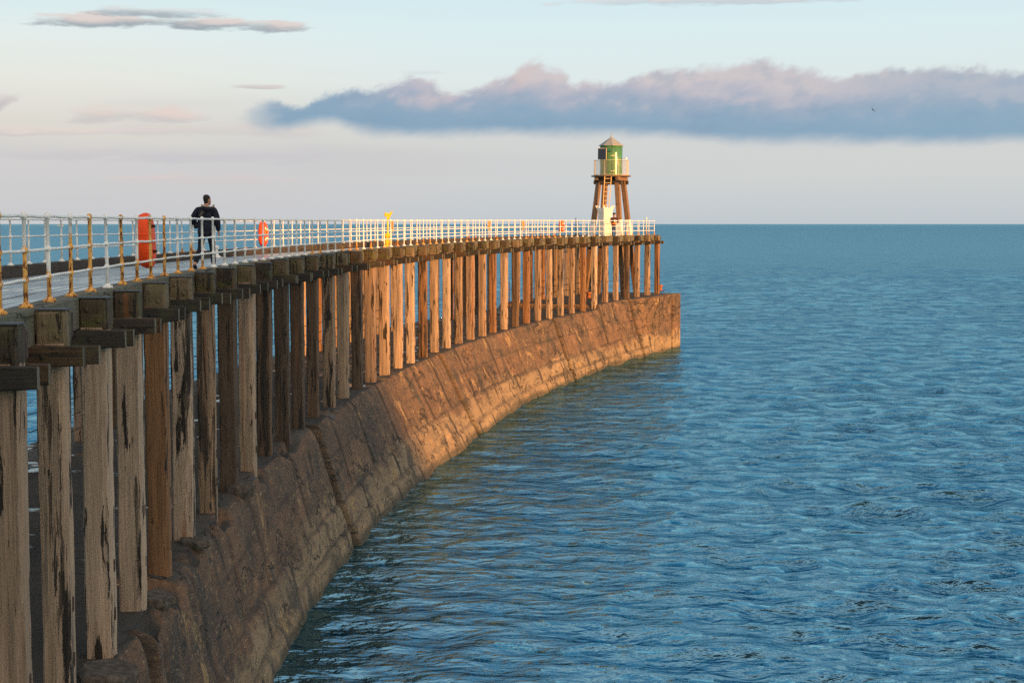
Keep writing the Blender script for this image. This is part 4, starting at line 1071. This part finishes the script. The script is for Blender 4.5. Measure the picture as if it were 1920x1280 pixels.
w = bpy.data.worlds.new('World'); sc.world = w; w.use_nodes = True
def world():
    n = NT(w.node_tree)
    d = n.n('TexCoord').outputs['Generated']
    X, Y, Z = n.xyz(d)
    az = n.m('ARCTAN2', X, Y)
    hyp = n.m('SQRT', n.m('ADD', n.m('MULTIPLY', X, X), n.m('MULTIPLY', Y, Y)))
    el = n.m('ARCTAN2', Z, hyp)
    sky = n.n('TexSky', sky_type='NISHITA', sun_disc=False, sun_elevation=SUN_EL, sun_rotation=SUN_AZ, altitude=0.0, air_density=1.0, dust_density=1.6, ozone_density=1.4)
    skyc = n.mix(1, sky.outputs[0], (1.0,1.0,1.0), 'MULTIPLY')
    K = .5/.14                                          # cloud colours below are as seen at exposure 1, background strength .14
    c = lambda r, g, b: (r*K, g*K, b*K)
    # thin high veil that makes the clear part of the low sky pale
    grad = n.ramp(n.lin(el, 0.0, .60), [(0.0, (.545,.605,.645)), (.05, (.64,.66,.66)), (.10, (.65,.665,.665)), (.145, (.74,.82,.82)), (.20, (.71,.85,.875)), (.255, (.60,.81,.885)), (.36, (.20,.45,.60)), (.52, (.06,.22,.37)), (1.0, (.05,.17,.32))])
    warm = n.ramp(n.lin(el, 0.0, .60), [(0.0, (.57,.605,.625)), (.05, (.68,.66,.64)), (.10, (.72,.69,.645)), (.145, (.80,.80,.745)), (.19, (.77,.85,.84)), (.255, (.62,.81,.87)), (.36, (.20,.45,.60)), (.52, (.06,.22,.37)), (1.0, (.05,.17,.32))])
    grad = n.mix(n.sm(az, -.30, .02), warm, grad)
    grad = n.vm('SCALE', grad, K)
    # unseen high broken cloud added for fill, brightest behind the camera
    hi = n.noise(n.scale(d, (2.2, 2.2, 4.0)), 1, 5, .6, .3)
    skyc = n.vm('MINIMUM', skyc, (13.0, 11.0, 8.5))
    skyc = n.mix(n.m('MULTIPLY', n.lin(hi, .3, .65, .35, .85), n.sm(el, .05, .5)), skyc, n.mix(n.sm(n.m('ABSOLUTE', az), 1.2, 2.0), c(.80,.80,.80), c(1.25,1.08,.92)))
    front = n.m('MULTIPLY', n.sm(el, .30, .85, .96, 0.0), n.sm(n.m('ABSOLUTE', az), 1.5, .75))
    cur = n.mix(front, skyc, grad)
    uvw = n.comb(az, el, 0.0)
    def fb(scale, sx, sy, off, det=5, rough=.55, dist=0.0):
        return n.noise(n.vm('ADD', n.scale(n.comb(n.m('SUBTRACT', az, n.m('MULTIPLY', el, .55)), el, 0.0), (sx, sy, 1)), (off, off*.7, off*1.3)), scale, det, rough, dist)
    # low stratus, soft streaks
    st = fb(1, 4.0, 42.0, 3.0, 4, .5)
    m1 = n.m('MULTIPLY', n.sm(st, .47, .66), n.m('MULTIPLY', n.sm(el, .0, .02), n.sm(el, .055, .10, 1, 0)))
    cur = n.mix(n.m('MULTIPLY', m1, .42), cur, n.mix(n.sm(az, -.25, .1), c(.60,.55,.56), c(.60,.615,.635)))
    lowm = n.m('MULTIPLY', n.sm(n.m('SUBTRACT', el, n.m('ADD', n.m('MULTIPLY', n.m('SUBTRACT', fb(1, 9, 30, 8.0), .5), .03), n.m('MULTIPLY', az, -.02))), .052, .034), n.sm(az, .05, -.12))
    cur = n.mix(n.m('MULTIPLY', lowm, .6), cur, c(.60,.595,.615))
    # small cloud streaks: centre u, v, half width, half height
    def streak(cu, cv, ru, rv, amt, sh, seed, colr, warmc, sx=24, sy=120, tilt=0.0):
        du = n.m('DIVIDE', n.m('SUBTRACT', az, cu), ru)
        dv0 = n.m('SUBTRACT', n.m('SUBTRACT', el, cv), n.m('MULTIPLY', n.m('SUBTRACT', az, cu), tilt))
        dv = n.m('DIVIDE', dv0, rv)
        r = n.m('ADD', n.m('MULTIPLY', du, du), n.m('MULTIPLY', dv, dv))
        nz = fb(1, sx, sy, seed, 5, .6)
        f = n.m('SUBTRACT', n.m('SUBTRACT', 1.0, r), n.m('MULTIPLY', n.m('SUBTRACT', nz, .5), -5.2))
        mk = n.m('MULTIPLY', n.sm(f, -.25, .45+sh), amt)
        cl = n.mix(n.sm(n.m('ADD', dv, n.m('MULTIPLY', n.m('SUBTRACT', nz, .5), 3)), -.5, .55), colr, warmc)
        return mk, cl
    grey, pink, pale = c(.36,.42,.46), c(.74,.61,.56), c(.70,.72,.73)
    for args in ((-.212, .1205, .085, .0046, 1.0, .3, 2.3, grey, c(.74,.66,.63)), (-.225, .1265, .045, .0034, .9, .4, 4.7, grey, pale),
                 (.125, .1362, .085, .0045, .9, .5, 7.9, c(.55,.62,.66), c(.78,.70,.68)), (-.158, .0835, .019, .0015, .7, .8, 1.2, c(.52,.47,.48), c(.66,.58,.57)),
                 (-.308, .0715, .017, .0050, .75, .8, 5.1, c(.50,.46,.50), c(.66,.58,.59), 24, 60, .35), (-.235, .0655, .050, .0060, .65, 1.0, 6.4, c(.50,.47,.50), c(.80,.62,.57)),
                 (-.185, .0565, .075, .0050, .5, 1.0, 9.4, c(.56,.52,.55), c(.70,.61,.60)), (-.29, .0555, .06, .0035, .5, 1.0, 8.2, c(.60,.52,.53), c(.82,.68,.63)),
                 (-.055, .0930, .014, .0022, .5, .9, 3.8, c(.55,.56,.62), c(.66,.62,.66)), (-.20, .0415, .12, .0050, .45, 1.0, 11.4, c(.52,.52,.56), c(.60,.57,.59)), (-.19, .0275, .06, .004, .45, 1.0, 13.0, c(.66,.56,.56), c(.74,.60,.58))):
        mk, cl = streak(*args); cur = n.mix(mk, cur, cl)
    # the long cumulus bank
    lump = fb(1, 17, 24, 21.0, 6, .56, .35); fine = fb(1, 60, 75, 33.0, 5, .6, .3); lump2 = fb(1, 8.5, 6, 15.0, 2, .5)
    rp = lambda pts: n.ramp(n.lin(az, -.20, .36), [((u_+.20)/.56, (v_,)*3) for u_, v_ in pts], 'CARDINAL')
    top = rp([(-.20,.058), (-.173,.067), (-.155,.078), (-.135,.0735), (-.115,.0775), (-.09,.081), (-.06,.0885), (-.03,.083), (.01,.095), (.04,.0885), (.08,.0915), (.10,.091), (.15,.096), (.18,.0915), (.25,.0925), (.36,.0905)])
    bot = rp([(-.20,.066), (-.173,.0625), (-.15,.0575), (-.115,.063), (-.095,.0575), (-.05,.0550), (.02,.0545), (.06,.056), (.12,.0520), (.20,.0500), (.36,.0495)])
    topv = n.m('ADD', n.xyz(top)[0], n.m('ADD', n.m('MULTIPLY', n.m('SUBTRACT', lump, .5), .026), n.m('ADD', n.m('MULTIPLY', n.m('SUBTRACT', lump2, .5), .004), n.m('MULTIPLY', n.m('SUBTRACT', fine, .5), .015))))
    botv = n.m('ADD', n.xyz(bot)[0], n.m('ADD', n.m('MULTIPLY', n.m('SUBTRACT', fb(1, 10, 22, 40.0, 4), .5), .012), n.m('MULTIPLY', n.m('SUBTRACT', fine, .5), .004)))
    mt = n.sm(n.m('SUBTRACT', el, topv), .0014, -.0045); mbm = n.sm(n.m('SUBTRACT', el, botv), -.0045, .0055)
    mk = n.m('MULTIPLY', n.m('MULTIPLY', mt, mbm), n.sm(n.m('ADD', az, n.m('MULTIPLY', n.m('SUBTRACT', lump, .5), .09)), -.182, -.135))
    hgt = n.m('DIVIDE', n.m('SUBTRACT', el, botv), .036)
    body = n.ramp(n.m('ADD', hgt, n.m('MULTIPLY', n.m('SUBTRACT', fb(1, 22, 26, 51.0, 5, .55), .5), .9)), [(0.0, (.235,.375,.510)), (.30, (.26,.39,.520)), (.62, (.36,.425,.535)), (.86, (.52,.505,.565)), (1.0, (.62,.565,.58))])
    sh = n.m('SUBTRACT', fb(1, 26, 34, 71.0, 4, .55), n.noise(n.vm('ADD', n.scale(n.comb(n.m('SUBTRACT', n.m('ADD', az, .007), n.m('MULTIPLY', n.m('ADD', el, .006), .55)), n.m('ADD', el, .006), 0.0), (26, 34, 1)), (71.0, 49.7, 92.3)), 1, 4, .55))
    body = n.mix(n.m('MULTIPLY', n.sm(sh, .0, .16), n.sm(hgt, .15, .75, .0, .7)), body, (.60,.545,.585))
    body = n.mix(n.m('MULTIPLY', n.sm(sh, .0, -.16), n.sm(hgt, .9, .1, .35, .7)), body, (.235,.355,.490))
    pinkm = n.m('MULTIPLY', n.sm(fb(1, 14, 20, 64.0, 4, .5), .50, .68), n.m('MULTIPLY', n.sm(hgt, .25, .8), n.sm(az, .16, -.02)))
    body = n.mix(n.m('MULTIPLY', pinkm, .8), body, (.72,.54,.51))
    body = n.mix(n.m('MULTIPLY', n.sm(az, .10, .34), .45), body, (.26,.415,.535))
    cur = n.mix(n.m('MULTIPLY', mk, .97), cur, n.vm('SCALE', body, K))
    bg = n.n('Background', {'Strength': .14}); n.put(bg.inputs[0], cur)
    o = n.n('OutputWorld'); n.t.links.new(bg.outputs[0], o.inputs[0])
world()
sc.view_settings.view_transform = 'Standard'; sc.view_settings.look = 'None'
sc.view_settings.exposure = 1.0; sc.view_settings.gamma = 1.0
sc.cycles.max_bounces = 5; sc.cycles.use_denoising = False
